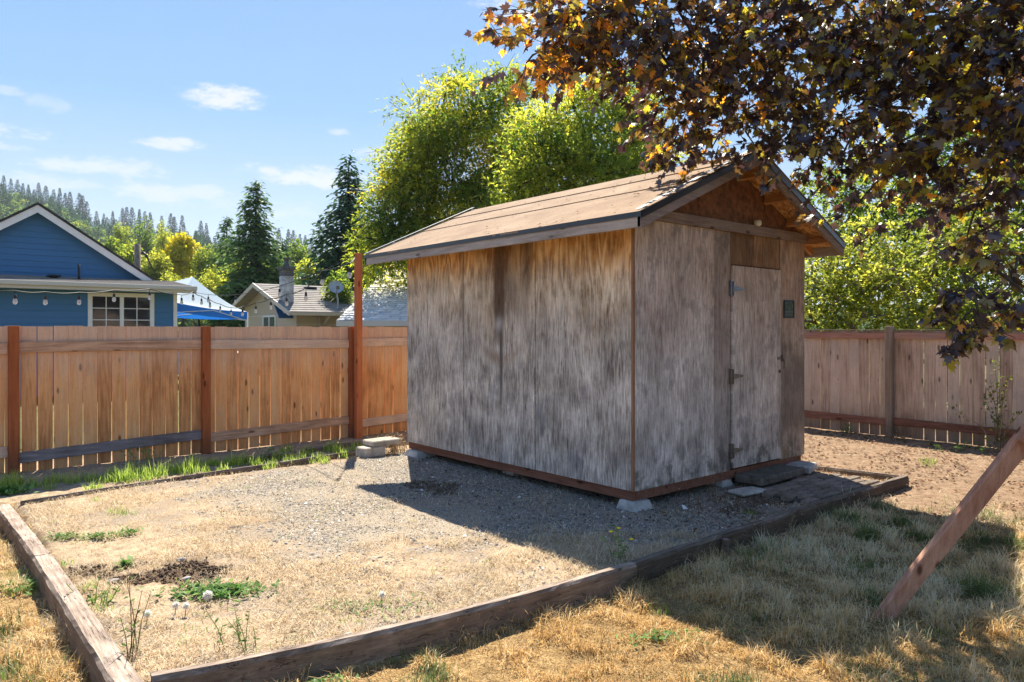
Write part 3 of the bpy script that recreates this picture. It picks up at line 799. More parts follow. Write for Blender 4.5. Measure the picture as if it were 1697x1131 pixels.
# gravel: small faceted stones
x, y = sample(150000, 1.9, 7.6, 3.1, 8.0, lambda x, y: np.maximum(gravel_mask(x, y) * (.10 + .80 * sstep(vnoise(x, y, 1.7, 58, 4) + .16 * sstep(x, 3.2, 4.6), .42, .60)), (.04 + .30 * (vnoise(x, y, 3, 59, 4) < .44)) * inbed(x, y)) * np.clip(dist_keep(x, y) * 1.9, 0, 1) * (1 - .8 * dug_mask(x, y)), rng)
k = ~((x > 5.6) & (y > 5.2))
x, y = x[k], y[k]
print('stones', len(x))
n = len(x); r = rng.uniform(.0035, .0105, n) * (1 + 1.1 * (rng.random(n) < .06))
base = np.array([(1, 0, 0), (0, 1, 0), (-1, 0, 0), (0, -1, 0), (0, 0, 1)], float)
a = rng.uniform(0, 2 * PI, n); ca, sa = np.cos(a), np.sin(a)
jit = rng.uniform(.6, 1.25, (n, 5, 1)) * base[None] * (r[:, None, None]) * np.array([1, .8, .65])
jx = jit[..., 0] * ca[:, None] - jit[..., 1] * sa[:, None]; jy = jit[..., 0] * sa[:, None] + jit[..., 1] * ca[:, None]
V = np.stack([jx + x[:, None] + rng.normal(0, .1, (n, 5)) * r[:, None], jy + y[:, None], jit[..., 2] + (height(x, y) + r * .15)[:, None] + rng.normal(0, .12, (n, 5)) * r[:, None]], -1).reshape(-1, 3)
b = (np.arange(n) * 5)[:, None]
F = np.concatenate([b + np.array(q) for q in ((0, 1, 4), (1, 2, 4), (2, 3, 4), (3, 0, 4))], 0)
o = npmesh('gravel', V, F, M['gravel'], None, {'hue': np.repeat(np.clip(rng.normal(.45, .25, n), 0, 1), 5)})
tag(o, 'grey gravel spread beside and in front of the shed', 'gravel', kind='stuff')

# green grass along the left fence and its stray tufts
def tufts(name, label, spots, mat, L, W, lean, per, rr, hue=(.5, .25), kind='stuff', cat='grass'):
    P = []; LL = []
    for (cx, cy, k) in spots:
        n = int(per * k); a = rng.uniform(0, 2 * PI, n); q = np.sqrt(rng.random(n)) * rr * k ** .5
        px_, py_ = cx + q * np.cos(a), cy + q * np.sin(a)
        P.append(np.stack([px_, py_, height(px_, py_) - .004], -1)); LL.append(rng.uniform(L[0], L[1], n) * (.6 + .5 * k) * (1 - .35 * q / (rr * k ** .5)))
    P = np.concatenate(P); LL = np.concatenate(LL)
    V, F, A = blades(P, LL, W, rng.uniform(lean[0], lean[1], len(P)), np.clip(rng.normal(hue[0], hue[1], len(P)), 0, 1), rng)
    o = npmesh(name, V, F, mat, None, A)
    tag(o, label, cat, kind=kind); return o
spots = []
for px, py, k in ((5, 812, 1.6), (25, 805, 1.2), (60, 806, .7), (90, 800, .9), (120, 800, .8), (150, 798, .8), (185, 795, .9), (205, 798, 1.5), (225, 790, 1.1), (255, 792, 1.4), (280, 786, 1.0), (305, 785, 1.5),
                 (325, 777, 1.2), (350, 772, .6), (385, 770, 1.3), (400, 768, .8), (425, 765, .6), (455, 760, .7), (478, 768, .9), (470, 750, .9), (505, 752, .7), (545, 748, 1.3), (560, 752, .8), (590, 744, .6), (610, 735, .5), (640, 735, .5), (532, 770, .4), (175, 800, .6), (365, 780, .5), (440, 778, .4)):
    p = ground_at(px, py + 6, -.06); spots.append((p.x, min(p.y, 9.2) - .08, k * 1.15))
for i in range(34):
    xx = rng.uniform(.0, 5.2); spots.append((xx, rng.uniform(8.08, 8.8), rng.uniform(.25, .7)))
tufts('fence_grass', 'bright green grass tufts growing along the foot of the left fence', spots, M['grass'], (.05, .19), .0065, (.05, .95), 100, .10, (.62, .28))
spots = []
for px, py, k in ((95, 895, .35), (150, 893, .35), (210, 886, .4), (100, 940, .3), (30, 930, .4), (60, 955, .35), (20, 960, .3), (660, 1085, .5), (1090, 1015, .5), (700, 1090, .3), (1245, 870, .3), (1540, 785, .8), (1535, 790, .5), (190, 850, .5), (215, 852, .4), (160, 830, .3), (180, 990, .5), (165, 1010, .35), (150, 975, .4), (1290, 930, .3)):
    p = ground_at(px, py, 0 if px < 500 else -.1); spots.append((p.x, p.y, k))
tufts('grass_tufts', 'small green grass tufts scattered over the dry yard', spots, M['grass'], (.04, .12), .004, (.15, 1.0), 110, .13, (.35, .25))

spots = [(float(rng.uniform(.9, 4.4)), float(rng.uniform(3.3, 7.6)), float(rng.uniform(.06, .22))) for _ in range(70)]
for px, py in ((560, 1000), (600, 1020), (640, 1000), (680, 1010), (700, 990), (620, 990), (580, 1030), (655, 1025), (530, 1010), (480, 1060), (430, 1075), (300, 1060), (350, 1040)):
    p = ground_at(px, py, 0); spots.append((p.x, p.y, .3))
tufts('bed_weeds', 'sparse small green weeds and sprouts over the straw of the bed', spots, M['grass'], (.02, .08), .0045, (.2, 1.2), 70, .15, (.25, .25))
spots = [(float(rng.uniform(-1.5, .55)), float(rng.uniform(2.5, 7.5)), float(rng.uniform(.1, .45))) for _ in range(26)] + [(float(rng.uniform(1.5, 5.5)), float(rng.uniform(.8, 2.9)), float(rng.uniform(.08, .3))) for _ in range(30)]
tufts('lawn_greens', 'small green tufts surviving in the dead lawn', spots, M['grass'], (.03, .09), .004, (.2, 1.1), 80, .14, (.15, .2))
# twigs and stalks lying about
x, y = sample(2600, .8, 10.5, 1.0, 8.4, lambda x, y: .10 + .25 * soil_mask(x, y), rng)
k = ~((x > 4.84) & (x < 7.73) & (y > 4.12) & (y < 7.78)); x, y = x[k], y[k]
V, F, A = blades(np.stack([x, y, height(x, y) + .006], -1), rng.uniform(.05, .17, len(x)), .0045, rng.uniform(1.40, 1.62, len(x)), np.clip(rng.normal(.15, .2, len(x)), 0, 1), rng, curl=.05)
o = npmesh('twigs', V, F, M['litter_twig'], None, A)
tag(o, 'dark twigs and dead stalks lying on the yard', 'twigs', kind='stuff')

# ---------------------------------------------------------------- the shed
CX, CYY = 4.84, 4.12
WID, LEN = 2.89, 3.66
X1, Y1 = CX + WID, CYY + LEN
ZB = .165
shed = thing('wooden_shed', 'weathered grey plywood shed with gable roof and closed door in the gravel bed', 'shed', (CX, CYY, 0))
ZR, XR, KS = 3.286, CX + WID / 2, .4407
EX0, EX1 = CX - .30, X1 + .30
FY, BYY = CYY - .33, Y1 + .56
def zt(x): return ZR - KS * abs(x - XR)
# long wall: three sheets
for (a, b) in ((0, 1.255), (1.265, 2.465), (2.475, LEN)):
    w = .014 + .002 * (a > 1) 
    MB().box(CX - w, CX, CYY + a, CYY + b, ZB, 2.585).build('wall_panel', M['ply_side'], shed)
for (a, b) in ((0, 1.22), (1.224, 2.44), (2.444, LEN)):
    MB().box(X1, X1 + .014, CYY + a, CYY + b, ZB, 2.585).build('wall_panel', M['ply_side'], shed)
# gable wall
for (a, b, z0, z1, t, mt) in ((0.0, 1.169, ZB, 2.56, .015, 'ply_front'), (1.175, 1.450, ZB, 2.56, .012, 'ply_door'), (1.458, 1.865, 2.218, 2.56, .009, 'ply_header'), (1.871, 2.37, 2.218, 2.56, .012, 'ply_header'), (2.386, WID + .012, ZB, 2.56, .016, 'ply_strip')):
    MB().box(CX + a, CX + b, CYY - t, CYY, z0, z1).build('wall_panel', M[mt], shed)
for (a, b) in ((0, 1.2), (1.204, 2.4), (2.404, WID)):
    MB().box(CX + a, CX + b, Y1, Y1 + .014, ZB, 2.56).build('wall_panel', M['ply_front'], shed)
# studs behind, and the dark inside
MB().box(CX + .003, X1 - .003, CYY + .003, Y1 - .003, ZB + .02, 2.5).build('wall_framing', M['skirt'], shed)
MB().box(CX - .024, CX - .001, CYY - .017, CYY + .006, ZB, 2.52).build('corner_batten', M['corner_trim'], shed)
# door
door = MB().box(CX + 1.462, CX + 2.378, CYY - .032, CYY - .006, .185, 2.205).build('door', M['ply_door'], shed, .002)
for z in (1.975, 1.10, .36):
    h = MB().box(CX + 1.425, CX + 1.458, CYY - .038, CYY - .0135, z - .075, z + .075)
    h.prism([(CX + 1.462, CYY - .0325, z - .030), (CX + 1.64, CYY - .0325, z - .010), (CX + 1.64, CYY - .0325, z + .010), (CX + 1.462, CYY - .0325, z + .030)], (0, -.004, 0))
    h.tube([(CX + 1.460, CYY - .042, z - .07), (CX + 1.460, CYY - .042, z + .07)], .007, 8)
    h.build('hinge', M['metal'] if z > 1.9 else M['rust'], door)
l = MB().box(CX + 2.30, CX + 2.42, CYY - .042, CYY - .033, 1.245, 1.275)
l.box(CX + 2.372, CX + 2.40, CYY - .055, CYY - .033, 1.225, 1.295).tube([(CX + 2.385, CYY - .06, 1.25), (CX + 2.385, CYY - .065, 1.20), (CX + 2.385, CYY - .06, 1.15)], .006, 6)
l.lathe((CX + 2.34, CYY - .033, 1.12), [(0, .02), (.018, .016), (.018, 0)], 10, (0, -1, 0))
l.build('latch', M['rust'], door)
# beam across the gable, and the round knob on it
MB().box(CX + .10, X1 + .02, CYY - .052, CYY - .016, 2.535, 2.635).build('gable_beam', M['fascia_x'], shed, .003)
MB().lathe((CX + 1.90, CYY - .02, 2.665), [(.0, .055), (.030, .050), (.036, .03), (.036, 0)], 18, (0, -1, 0)).build('round_vent_cap', M['cream'], shed)
# gable sheets
def gable(a, b, t):
    xs_ = [CX + a] + ([XR] if a < WID / 2 < b else []) + [CX + b]
    low = 2.56
    pts = [(CX + a, CYY - t, low), (CX + b, CYY - t, low)] + [(x_, CYY - t, zt(x_) - .045) for x_ in xs_[::-1]]
    MB().prism(pts, (0, t - .001, 0)).build('gable_panel', M['gable_dark'], shed)
gable(0.0, .93, .010); gable(.934, 1.86, .014); gable(1.864, WID, .010)
pts = [(CX, Y1, 2.56), (X1, Y1, 2.56), (X1, Y1, zt(X1) - .045), (XR, Y1, ZR - .045), (CX, Y1, zt(CX) - .045)]
MB().prism(pts, (0, .012, 0)).build('gable_panel', M['gable_dark'], shed)
# roof deck (strand board) of two slopes
roof = MB()
for s in (-1, 1):
    xe = XR + s * (XR - EX0)
    a, b = zt(XR), zt(xe)
    roof.prism([(XR, FY + .04, a - .012), (xe - s * .03, FY + .04, b - .012 + KS * .03), (xe - s * .03, FY + .04, b - .030 + KS * .03), (XR, FY + .04, a - .030)], (0, BYY - FY - .08, 0))
roof = roof.build('roof', M['osb'], shed)
# roll roofing: overlapping strips with a step at each lap
def strip(s, d0, d1, lift, ya, yb):
    """from distance d0 to d1 (m, horizontal) from the ridge, slope s; the edge wavers a little"""
    n = 48; vs = []; fs = []
    for i in range(n + 1):
        yy = ya + (yb - ya) * i / n
        wv = .006 * math.sin(yy * 3.1 + d1 * 9) + .010 * (vnoise(yy, d1, 2.5, 77) - .5)
        wob = .008 * (float(vnoise(yy, d0 * 3, 1.7, 70)) - .5)
        for (dd, up) in ((d0, lift * .4), ((d0 + d1) / 2, lift + wob), (d1 + wv, lift + wob * .5), (d1 + wv, lift - .012)):
            vs.append((XR + s * dd, yy, ZR - KS * dd + up))
    for i in range(n):
        for k in range(3):
            q = (i * 4 + k, i * 4 + k + 1, (i + 1) * 4 + k + 1, (i + 1) * 4 + k)
            fs.append(q if s > 0 else q[::-1])
    MB().add(vs, fs, False).build('roofing_strip', M['roofing'], roof)
half = XR - EX0
for s in (-1, 1):
    strip(s, .84, half + .004, .004, FY + .005, BYY - .005)
    strip(s, .36, .90, .012, FY + .006, BYY - .006)
    strip(s, 0.0, .42, .018, FY + .007, BYY - .007)
# fascia boards along the eaves, barge boards up the rakes
for s in (-1, 1):
    xe = XR + s * half
    z = zt(xe)
    MB().box(min(xe, xe - s * .034), max(xe, xe - s * .034), FY + .002, BYY - .002, z - .120, z - .012).build('fascia', M['fascia'], roof, .003)
    MB().box(min(xe, xe + s * .010), max(xe, xe + s * .010), FY - .01, BYY + .01, z - .038, z + .002).box(min(xe + s * .010, xe - s * .05), max(xe + s * .010, xe - s * .05), FY - .01, BYY + .01, z + .003 , z + .006).build('drip_edge', M['drip'], roof)
    for yy, dr in ((FY, 1), (BYY, -1)):
        a = (XR, yy, ZR); b = (xe, yy, z)
        for (t0, t1, lo, hi, nm, mt) in ((0.0, .036, -.135, -.018, 'barge_board', 'fascia_x'), (-.010, -.0015, -.055, .004, 'drip_edge', 'drip')):
            p = [(XR, yy + dr * t0, ZR + hi), (xe + (s * .008 if nm == 'drip_edge' else 0), yy + dr * t0, z + hi), (xe + (s * .008 if nm == 'drip_edge' else 0), yy + dr * t0, z + lo), (XR, yy + dr * t0, ZR + lo)]
            MB().prism(p, (0, dr * (t1 - t0), 0)).build(nm, M[mt], roof, .0 if nm == 'drip_edge' else .003)
        up = Vector((KS * s, 0, 1)).normalized()
        # bright metal flange over the roofing
        p = [Vector((XR, yy - dr * .010, ZR)) + up * .040, Vector((xe, yy - dr * .010, z)) + up * .026, Vector((xe, yy + dr * .05, z)) + up * .026, Vector((XR, yy + dr * .05, ZR)) + up * .040]
        MB().prism(p, up * .002).build('drip_flange', M['flange'], roof)
# lookouts below the gable overhang
for s in (-1, 1):
    for dd in (.22, .66, 1.10, 1.50):
        xx = XR + s * dd; zz = ZR - KS * dd - .030
        up = Vector((KS * s, 0, 1)).normalized()
        c0 = Vector((xx, FY + .037, zz)) - up * .048; c1 = Vector((xx, CYY - .016, zz)) - up * .048
        MB().beam(c0, c1, .038, .088, up).build('lookout', M['rafter'], roof, .002)
    # rafter tails under the eaves
    xe = XR + s * (half - .036)
    xw = (CX - .018) if s < 0 else (X1 + .018)
    for yy in (CYY + .03, CYY + .63, CYY + 1.24, CYY + 1.85, CYY + 2.46, CYY + 3.07, Y1 - .03, BYY - .10):
        a = [(xw, yy - .019, zt(xw) - .031), (xe, yy - .019, zt(xe) - .031), (xe, yy - .019, zt(xe) - .115), (xw, yy - .019, zt(xw) - .125)]
        MB().prism(a, (0, .038, 0)).build('rafter_tail', M['rafter'], roof, .002)
# floor joists and pier blocks under the walls
for q in ((CX + .012, CX + .05, CYY + .012, Y1), (X1 - .05, X1 - .012, CYY + .012, Y1), (CX + .052, X1 - .052, CYY + .010, CYY + .048), (CX + .052, X1 - .052, Y1 - .048, Y1 - .01)):
    MB().box(*q, .075, ZB - .004).build('rim_joist', M['skirt'], shed)
for (px_, py_, k) in ((CX + .085, CYY + .06, 1), (CX + .07, Y1 - .16, 1.25), (CX + 1.45, CYY + .10, .8), (X1 - .15, CYY + .12, .8), (CX + .25, CYY + 1.9, .8), (X1 - .12, Y1 - .12, 1), (X1 - .2, CYY + 1.9, .8)):
    b_, t_ = .135 * k, .095 * k
    z0, z1 = -.06, .073
    v = [(px_ - b_, py_ - b_, z0), (px_ + b_, py_ - b_, z0), (px_ + b_, py_ + b_, z0), (px_ - b_, py_ + b_, z0), (px_ - t_, py_ - t_, z1), (px_ + t_, py_ - t_, z1), (px_ + t_, py_ + t_, z1), (px_ - t_, py_ + t_, z1)]
    MB().add(v, [(3, 2, 1, 0), (4, 5, 6, 7), (0, 1, 5, 4), (1, 2, 6, 5), (2, 3, 7, 6), (3, 0, 4, 7)]).build('pier_block', M['pier'], shed, .008)
# sign by the door
sg = thing('green_sign', 'small dark green plaque with worn pale print right of the shed door', 'sign', (CX + 2.555, CYY - .017, 1.70))
sw, sh = .105, .195
sx0 = CX + 2.555
yb = CYY - .019
MB().box(sx0 - sw, sx0 + sw, yb - .006, yb, 1.692, 1.692 + sh).build('plate', M['sign'], sg, .002)
fr = MB()
for bx in ((-sw, sw, 0, .010), (-sw, sw, sh - .018, sh)): fr.box(sx0 + bx[0], sx0 + bx[1], yb - .011, yb - .007, 1.692 + bx[2], 1.692 + bx[3])
for xx in (-sw, sw - .012): fr.box(sx0 + xx, sx0 + xx + .012, yb - .011, yb - .007, 1.7023, 1.692 + sh - .0183)
fr.build('frame', M['sign_edge'], sg)
mk = MB()
def stroke(a, b, w=.009):
    p0 = Vector((sx0 + a[0], yb - .0085, 1.692 + a[1])); p1 = Vector((sx0 + b[0], yb - .0085, 1.692 + b[1]))
    mk.beam(p0, p1, w, .0016, (0, 1, 0))
# the big row as its strokes read in the photograph, then two lines of fine print as worn dashes
for a, b in (((-.080, .160), (-.050, .090)), ((-.055, .160), (-.030, .150)), ((-.030, .150), (-.012, .090)), ((-.005, .155), (.004, .092)), ((.018, .165), (.012, .088)), ((.030, .165), (.034, .088)), ((.050, .160), (.062, .110)), ((.075, .155), (.062, .110)), ((-.080, .165), (-.045, .165)), ((.000, .168), (.040, .168))):
    stroke(a, b)
for (z, hgt, x0, x1, step) in ((.060, .018, -.080, .080, .018), (.034, .010, -.065, .070, .013)):
    xx = x0
    while xx < x1:
        mk.box(sx0 + xx, sx0 + xx + step * .72, yb - .0085, yb - .0065, 1.692 + z, 1.692 + z + hgt * (.75 + .25 * ((xx * 977) % 1)))
        xx += step
mk.build('worn_print', M['sign_mark'], sg)

# ---------------------------------------------------------------- step, pavers, slabs
def slab(name, label, cat, cx, cy, w, d, z0, z1, mat, rot=0.0, group=None, parent=None, bev=.012):
    m = MB(); R = Matrix.Rotation(rot, 3, 'Z')
    c = Vector((cx, cy, 0)); pts = []
    rr = random.Random(int(cx * 1000 + cy * 77))
    n = 5
    ring = [(-w / 2 + w * i / n, -d / 2) for i in range(n)] + [(w / 2, -d / 2 + d * i / n) for i in range(n)] + [(w / 2 - w * i / n, d / 2) for i in range(n)] + [(-w / 2, d / 2 - d * i / n) for i in range(n)]
    pts = [c + R @ Vector((a + rr.uniform(-1, 1) * w * .012, b + rr.uniform(-1, 1) * d * .012, 0)) + Vector((0, 0, z0)) for a, b in ring]
    m.prism(pts, (0, 0, z1 - z0))
    o = m.build(name, mat, parent, bev, loc=None if parent is not None else (cx, cy, z0))
    if label: tag(o, label, cat, group)
    return o
slab('concrete_step', 'dark worn concrete slab used as a step below the shed door', 'step', CX + 1.93, CYY - .17, .86, .30, .045, .125, M['slab'], .02)
slab('stone_slab', 'small grey stone slab under the right corner of the shed', 'stone slab', CX + 2.68, CYY - .10, .36, .26, .02, .10, M['pier'], .25)
slab('flat_stone', 'pale flat stone lying left of the step at the shed wall', 'stone slab', CX + 1.30, CYY - .30, .34, .20, .012, .045, M['slab_pale'], -.15)
pp = thing('paver_path', 'patch of dirty small pavers between the shed step and the timber', 'pavers', (CX + 2.0, CYY - .6, 0))
MB().box(CX + 1.36, CX + 2.60, CYY - .93, CYY - .36, -.03, .022).build('bedding', M['slab'], pp)
base = None
rr = random.Random(4)
row = 0
yy = CYY - .92
while yy < CYY - .37:
    xx = CX + 1.30 + (.1 if row % 2 else 0) + rr.uniform(-.01, .01)
    while xx < CX + 2.58:
        w = .190
        if base is None:
            base = MB().box(CX + 2.0 - w / 2, CX + 2.0 + w / 2, CYY - .6 - .042, CYY - .6 + .042, 0, .045).build('paver', M['paver'], pp, .006)
            q = base
        else:
            q = base.copy(); COL.objects.link(q)
        q.location = (xx + w / 2 - (CX + 2.0), yy + .045 - (CYY - .6), -.0 + rr.uniform(-.004, .006))
        q.rotation_euler = (rr.uniform(-.03, .03), rr.uniform(-.02, .02), rr.uniform(-.04, .04))
        xx += w + .012 + rr.uniform(0, .008)
    yy += .097; row += 1

# low concrete steps between shed and left fence
p = ground_at(652, 745, 0)
slab('concrete_block', 'lower concrete block of the low stack beside the far shed corner', 'block', 4.42, 7.98, .30, .22, .0, .12, M['step_pale'], .1, 'pale blocks by the far corner of the shed')
slab('concrete_block', 'pale slab lying on top of the block by the far shed corner', 'block', 4.60, 8.02, .42, .26, .1225, .19, M['step_pale'], .05, 'pale blocks by the far corner of the shed')

# ---------------------------------------------------------------- timbers round the bed
def rough_beam(name, p0, p1, w, h, mat, seed=1, wob=.006, top0=None, parent=None, bow=0.0):
    """a weathered timber: rounded, slightly eaten section; top face centre runs p0 -> p1"""
    p0, p1 = Vector(p0), Vector(p1); L = (p1 - p0).length
    d = (p1 - p0).normalized(); side = d.cross(Vector((0, 0, 1))).normalized(); up = side.cross(d)
    n = max(6, int(L / .05)); sec = []
    c = .014
    prof = [(-w / 2, -h), (-w / 2, -h * .5), (-w / 2, -c * 1.4), (-w / 2 + c, 0), (-w * .2, 0), (w * .05, 0), (w * .25, 0), (w / 2 - c, 0), (w / 2, -c * 1.4), (w / 2, -h * .5), (w / 2, -h)]
    m_ = len(prof); vs = []
    for i in range(n + 1):
        t = L * i / n
        for k, (a, b) in enumerate(prof):
            e = (float(vnoise(t, k * 1.7, 5, seed)) - .5) * 2 * wob + (float(vnoise(t, k * 3.1, 17, seed + 5)) - .5) * wob
            ee = (float(vnoise(t, k * 2.3, 7, seed + 9)) - .5) * 1.6 * wob
            bw = math.sin(t / L * PI) * .004; lat = bow * math.sin(PI * (t / L) ** .8)
            vs.append(p0 + d * (t + (ee * 2 if i in (0, n) else 0)) + side * (a + lat + (e if k in (0, 1, 2, 3, 7, 8, 9, 10) else 0)) + up * (b + ee + bw))
    fs = [(i * m_ + k, i * m_ + k + 1, (i + 1) * m_ + k + 1, (i + 1) * m_ + k) for i in range(n) for k in range(m_ - 1)]
    fs += [tuple(range(m_))[::-1], tuple(n * m_ + k for k in range(m_))]
    return MB().add(vs, [f[::-1] for f in fs]).build(name, mat, parent, 0, loc=None if parent is not None else (p0 + p1) / 2)
GT = 'old timbers edging the gravel bed'
def timber(a, b, w, h, mat, label, seed, name='landscape_timber', group=GT, wob=.006, bow=0.0):
    o = rough_beam(name, a, b, w, h, mat, seed, wob, bow=bow); tag(o, label, 'timber', group); return o
zt_ = .05
timber((.74, 3.30, zt_), (.715, 5.78, .045), .12, .19, M['tie_y'], 'near half of the cracked left edging timber running away from the camera', 1)
timber((.715, 5.80, .042), (.66, 7.72, .035), .115, .17, M['tie_y'], 'far half of the left edging timber ending at the left fence grass', 2)
A_ = ground_at(1050, 932, zt_); B_ = ground_at(1193, 886, zt_); C_ = ground_at(1500, 789, zt_)
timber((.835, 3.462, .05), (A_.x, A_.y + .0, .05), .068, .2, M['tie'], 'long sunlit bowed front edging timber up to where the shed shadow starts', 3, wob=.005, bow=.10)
timber((A_.x + .004, A_.y + .004, .050), (B_.x, B_.y + .012, .048), .07, .17, M['tie_shaded'], 'short shaded front timber between the long ones', 5)
timber((B_.x + .006, B_.y + .012, .05), (C_.x, C_.y, .055), .075, .16, M['tie_shaded'], 'long dark shaded front timber running to the right corner of the bed', 6)
timber((C_.x - .02, C_.y + .05, .05), (7.76, 4.3, .035), .045, .10, M['edge_board'], 'thin sunlit edging board on the right end of the bed', 7, 'edging_board', 'thin boards edging the bed', .003)
for (x0, y0, x1, y1, z, lb, sd) in ((.80, 7.80, 2.1, 7.98, .03, 'thin edging board at the left fence, nearest length', 8), (2.12, 7.99, 3.3, 8.09, .035, 'thin edging board at the left fence, middle length', 9), (3.32, 8.10, 4.5, 8.22, .04, 'thin edging board at the left fence, farthest length by the blocks', 10)):
    timber((x0, y0, z), (x1, y1, z + .004), .045, .10, M['edge_board'], lb, sd, 'edging_board', 'thin boards edging the bed', .003)
for (x0, y0, x1, y1, z, lb, sd) in ((3.0, 8.62, 3.75, 8.66, .05, 'short board lying in the grass against the left fence', 12), (3.9, 8.70, 4.75, 8.74, .07, 'pale short board at the fence foot behind the concrete blocks', 13)):
    timber((x0, y0, z), (x1, y1, z), .04, .08, M['edge_board'], lb, sd, 'fallen_board', 'boards lying at the left fence', .003)
o = MB().box(B_.x - .02, B_.x + .022, B_.y - .075, B_.y - .028, -.25, .028).build('wooden_stake', M['tie_shaded'], None, .003, loc=(B_.x, B_.y - .055, -.1)); tag(o, 'short wooden stake holding the dark front timber joint', 'stake')

# ---------------------------------------------------------------- fences
def board_mesh(w, h, t, seed, mat, axis):
    """a sawn fence board standing on z = 0, broad side along axis, a touch warped"""
    rr = random.Random(seed); m = MB(); n = 3; vs = []
    b0 = rr.uniform(-.001, .001); b1 = rr.uniform(-.004, .004)
    for i in range(n + 1):
        z = h * i / n; c = b0 * math.sin(z * 2) ; q = b1 * math.sin(z * 1.5)
        wz = w + .0075 * (z / h) - .003
        ring = [(-wz / 2 + c, q), (wz / 2 + c, q + rr.uniform(-.001, .001)), (wz / 2 + c, q + t), (-wz / 2 + c, q + t)]
        for a, b in ring: vs.append((a, b, z) if axis == 'x' else (b, -a, z))
    fs = [(i * 4 + k, i * 4 + (k + 1) % 4, (i + 1) * 4 + (k + 1) % 4, (i + 1) * 4 + k) for i in range(n) for k in range(4)] + [(3, 2, 1, 0), (n * 4, n * 4 + 1, n * 4 + 2, n * 4 + 3)]
    me = bpy.data.meshes.new('board'); me.from_pydata(vs, [], fs); me.materials.append(mat); return me
FYL = 9.50
fl = thing('wooden_fence', 'cedar board fence with reddish posts behind the bed on the left', 'fence', (3.0, FYL, 0))
rr = random.Random(11)
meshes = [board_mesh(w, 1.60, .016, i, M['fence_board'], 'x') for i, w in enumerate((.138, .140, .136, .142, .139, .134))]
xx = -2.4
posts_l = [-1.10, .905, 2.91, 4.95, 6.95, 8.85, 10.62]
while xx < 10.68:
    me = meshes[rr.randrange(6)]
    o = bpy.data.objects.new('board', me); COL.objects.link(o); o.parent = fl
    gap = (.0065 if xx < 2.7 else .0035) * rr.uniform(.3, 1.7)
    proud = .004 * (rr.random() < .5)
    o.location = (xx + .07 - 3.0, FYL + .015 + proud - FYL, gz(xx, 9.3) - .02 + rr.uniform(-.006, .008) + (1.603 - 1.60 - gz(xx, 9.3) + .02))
    o.rotation_euler = (rr.uniform(-.004, .004), rr.uniform(-.0025, .0025), rr.uniform(-.02, .02))
    xx += .141 + gap
for i in range(len(posts_l) - 1):
    a, b = posts_l[i] + .049, posts_l[i + 1] - .049
    s1 = .012 if i % 2 else -.008
    MB().beam((a, (FYL - .008), 1.375), (b, (FYL - .008), 1.37 + s1), .036, .118).build('rail', M['fence_rail'], fl, .004)
    MB().beam((a, (FYL - .008), .165 + .03 * (i > 1)), (b, (FYL - .008), .245 + .02 * (i > 1)), .036, .118).build('rail', M['rail_grey' if i == 1 else 'fence_rail'], fl, .004)
MB().beam((-2.4, (FYL - .008), 1.37), (-1.17, (FYL - .008), 1.37), .036, .118).build('rail', M['fence_rail'], fl, .004)
MB().beam((-2.4, (FYL - .008), .17), (-1.17, (FYL - .008), .19), .036, .118).build('rail', M['rail_grey'], fl, .004)
for x_ in posts_l:
    MB().box(x_ - .047, x_ + .047, FYL - .082, FYL + .013, -.25, 1.608).build('post', M['post_red'], fl, .004)

frr = thing('wooden_fence', 'faded pinkish board fence with red rails and grey post on the right', 'fence', (10.76, 4.4, 0))
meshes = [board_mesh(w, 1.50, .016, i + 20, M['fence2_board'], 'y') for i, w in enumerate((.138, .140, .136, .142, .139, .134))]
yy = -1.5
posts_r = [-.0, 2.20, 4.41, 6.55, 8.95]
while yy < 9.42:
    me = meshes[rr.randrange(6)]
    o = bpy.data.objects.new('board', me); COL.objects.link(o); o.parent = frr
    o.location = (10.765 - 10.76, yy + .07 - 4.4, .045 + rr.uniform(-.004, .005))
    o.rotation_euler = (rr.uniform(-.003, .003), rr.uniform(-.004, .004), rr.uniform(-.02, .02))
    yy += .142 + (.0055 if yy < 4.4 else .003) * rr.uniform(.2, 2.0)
ends = [-1.5] + posts_r
for i in range(len(ends) - 1):
    a, b = ends[i] + (.049 if i else 0), ends[i + 1] - .049
    MB().beam((10.742, a, 1.475), (10.742, b, 1.480), .036, .088).build('rail', M['fence2_rail'], frr, .004)
    MB().beam((10.742, a, .245), (10.742, b, .265), .036, .100).build('rail', M['fence2_rail'], frr, .004)
    MB().box(10.735, 10.80, a, b, 1.550, 1.566).build('cap_board', M['post_brown'], frr, .002)
for y_ in posts_r:
    MB().box(10.668, 10.76, y_ - .046, y_ + .046, -.25, 1.615).build('post', M['post_brown'], frr, .005)

# tall post that carries the bulb strings
TP = on_y(594, 740, 9.34)
o = MB().box(TP.x - .044, TP.x + .044, 9.30, 9.388, -.3, 2.66).build('tall_post', M['tall_post'], None, .004, loc=(TP.x, 9.34, -.1))
tag(o, 'tall red-brown post standing in front of the left fence', 'post')
TOP = Vector((TP.x, 9.34, 2.63))

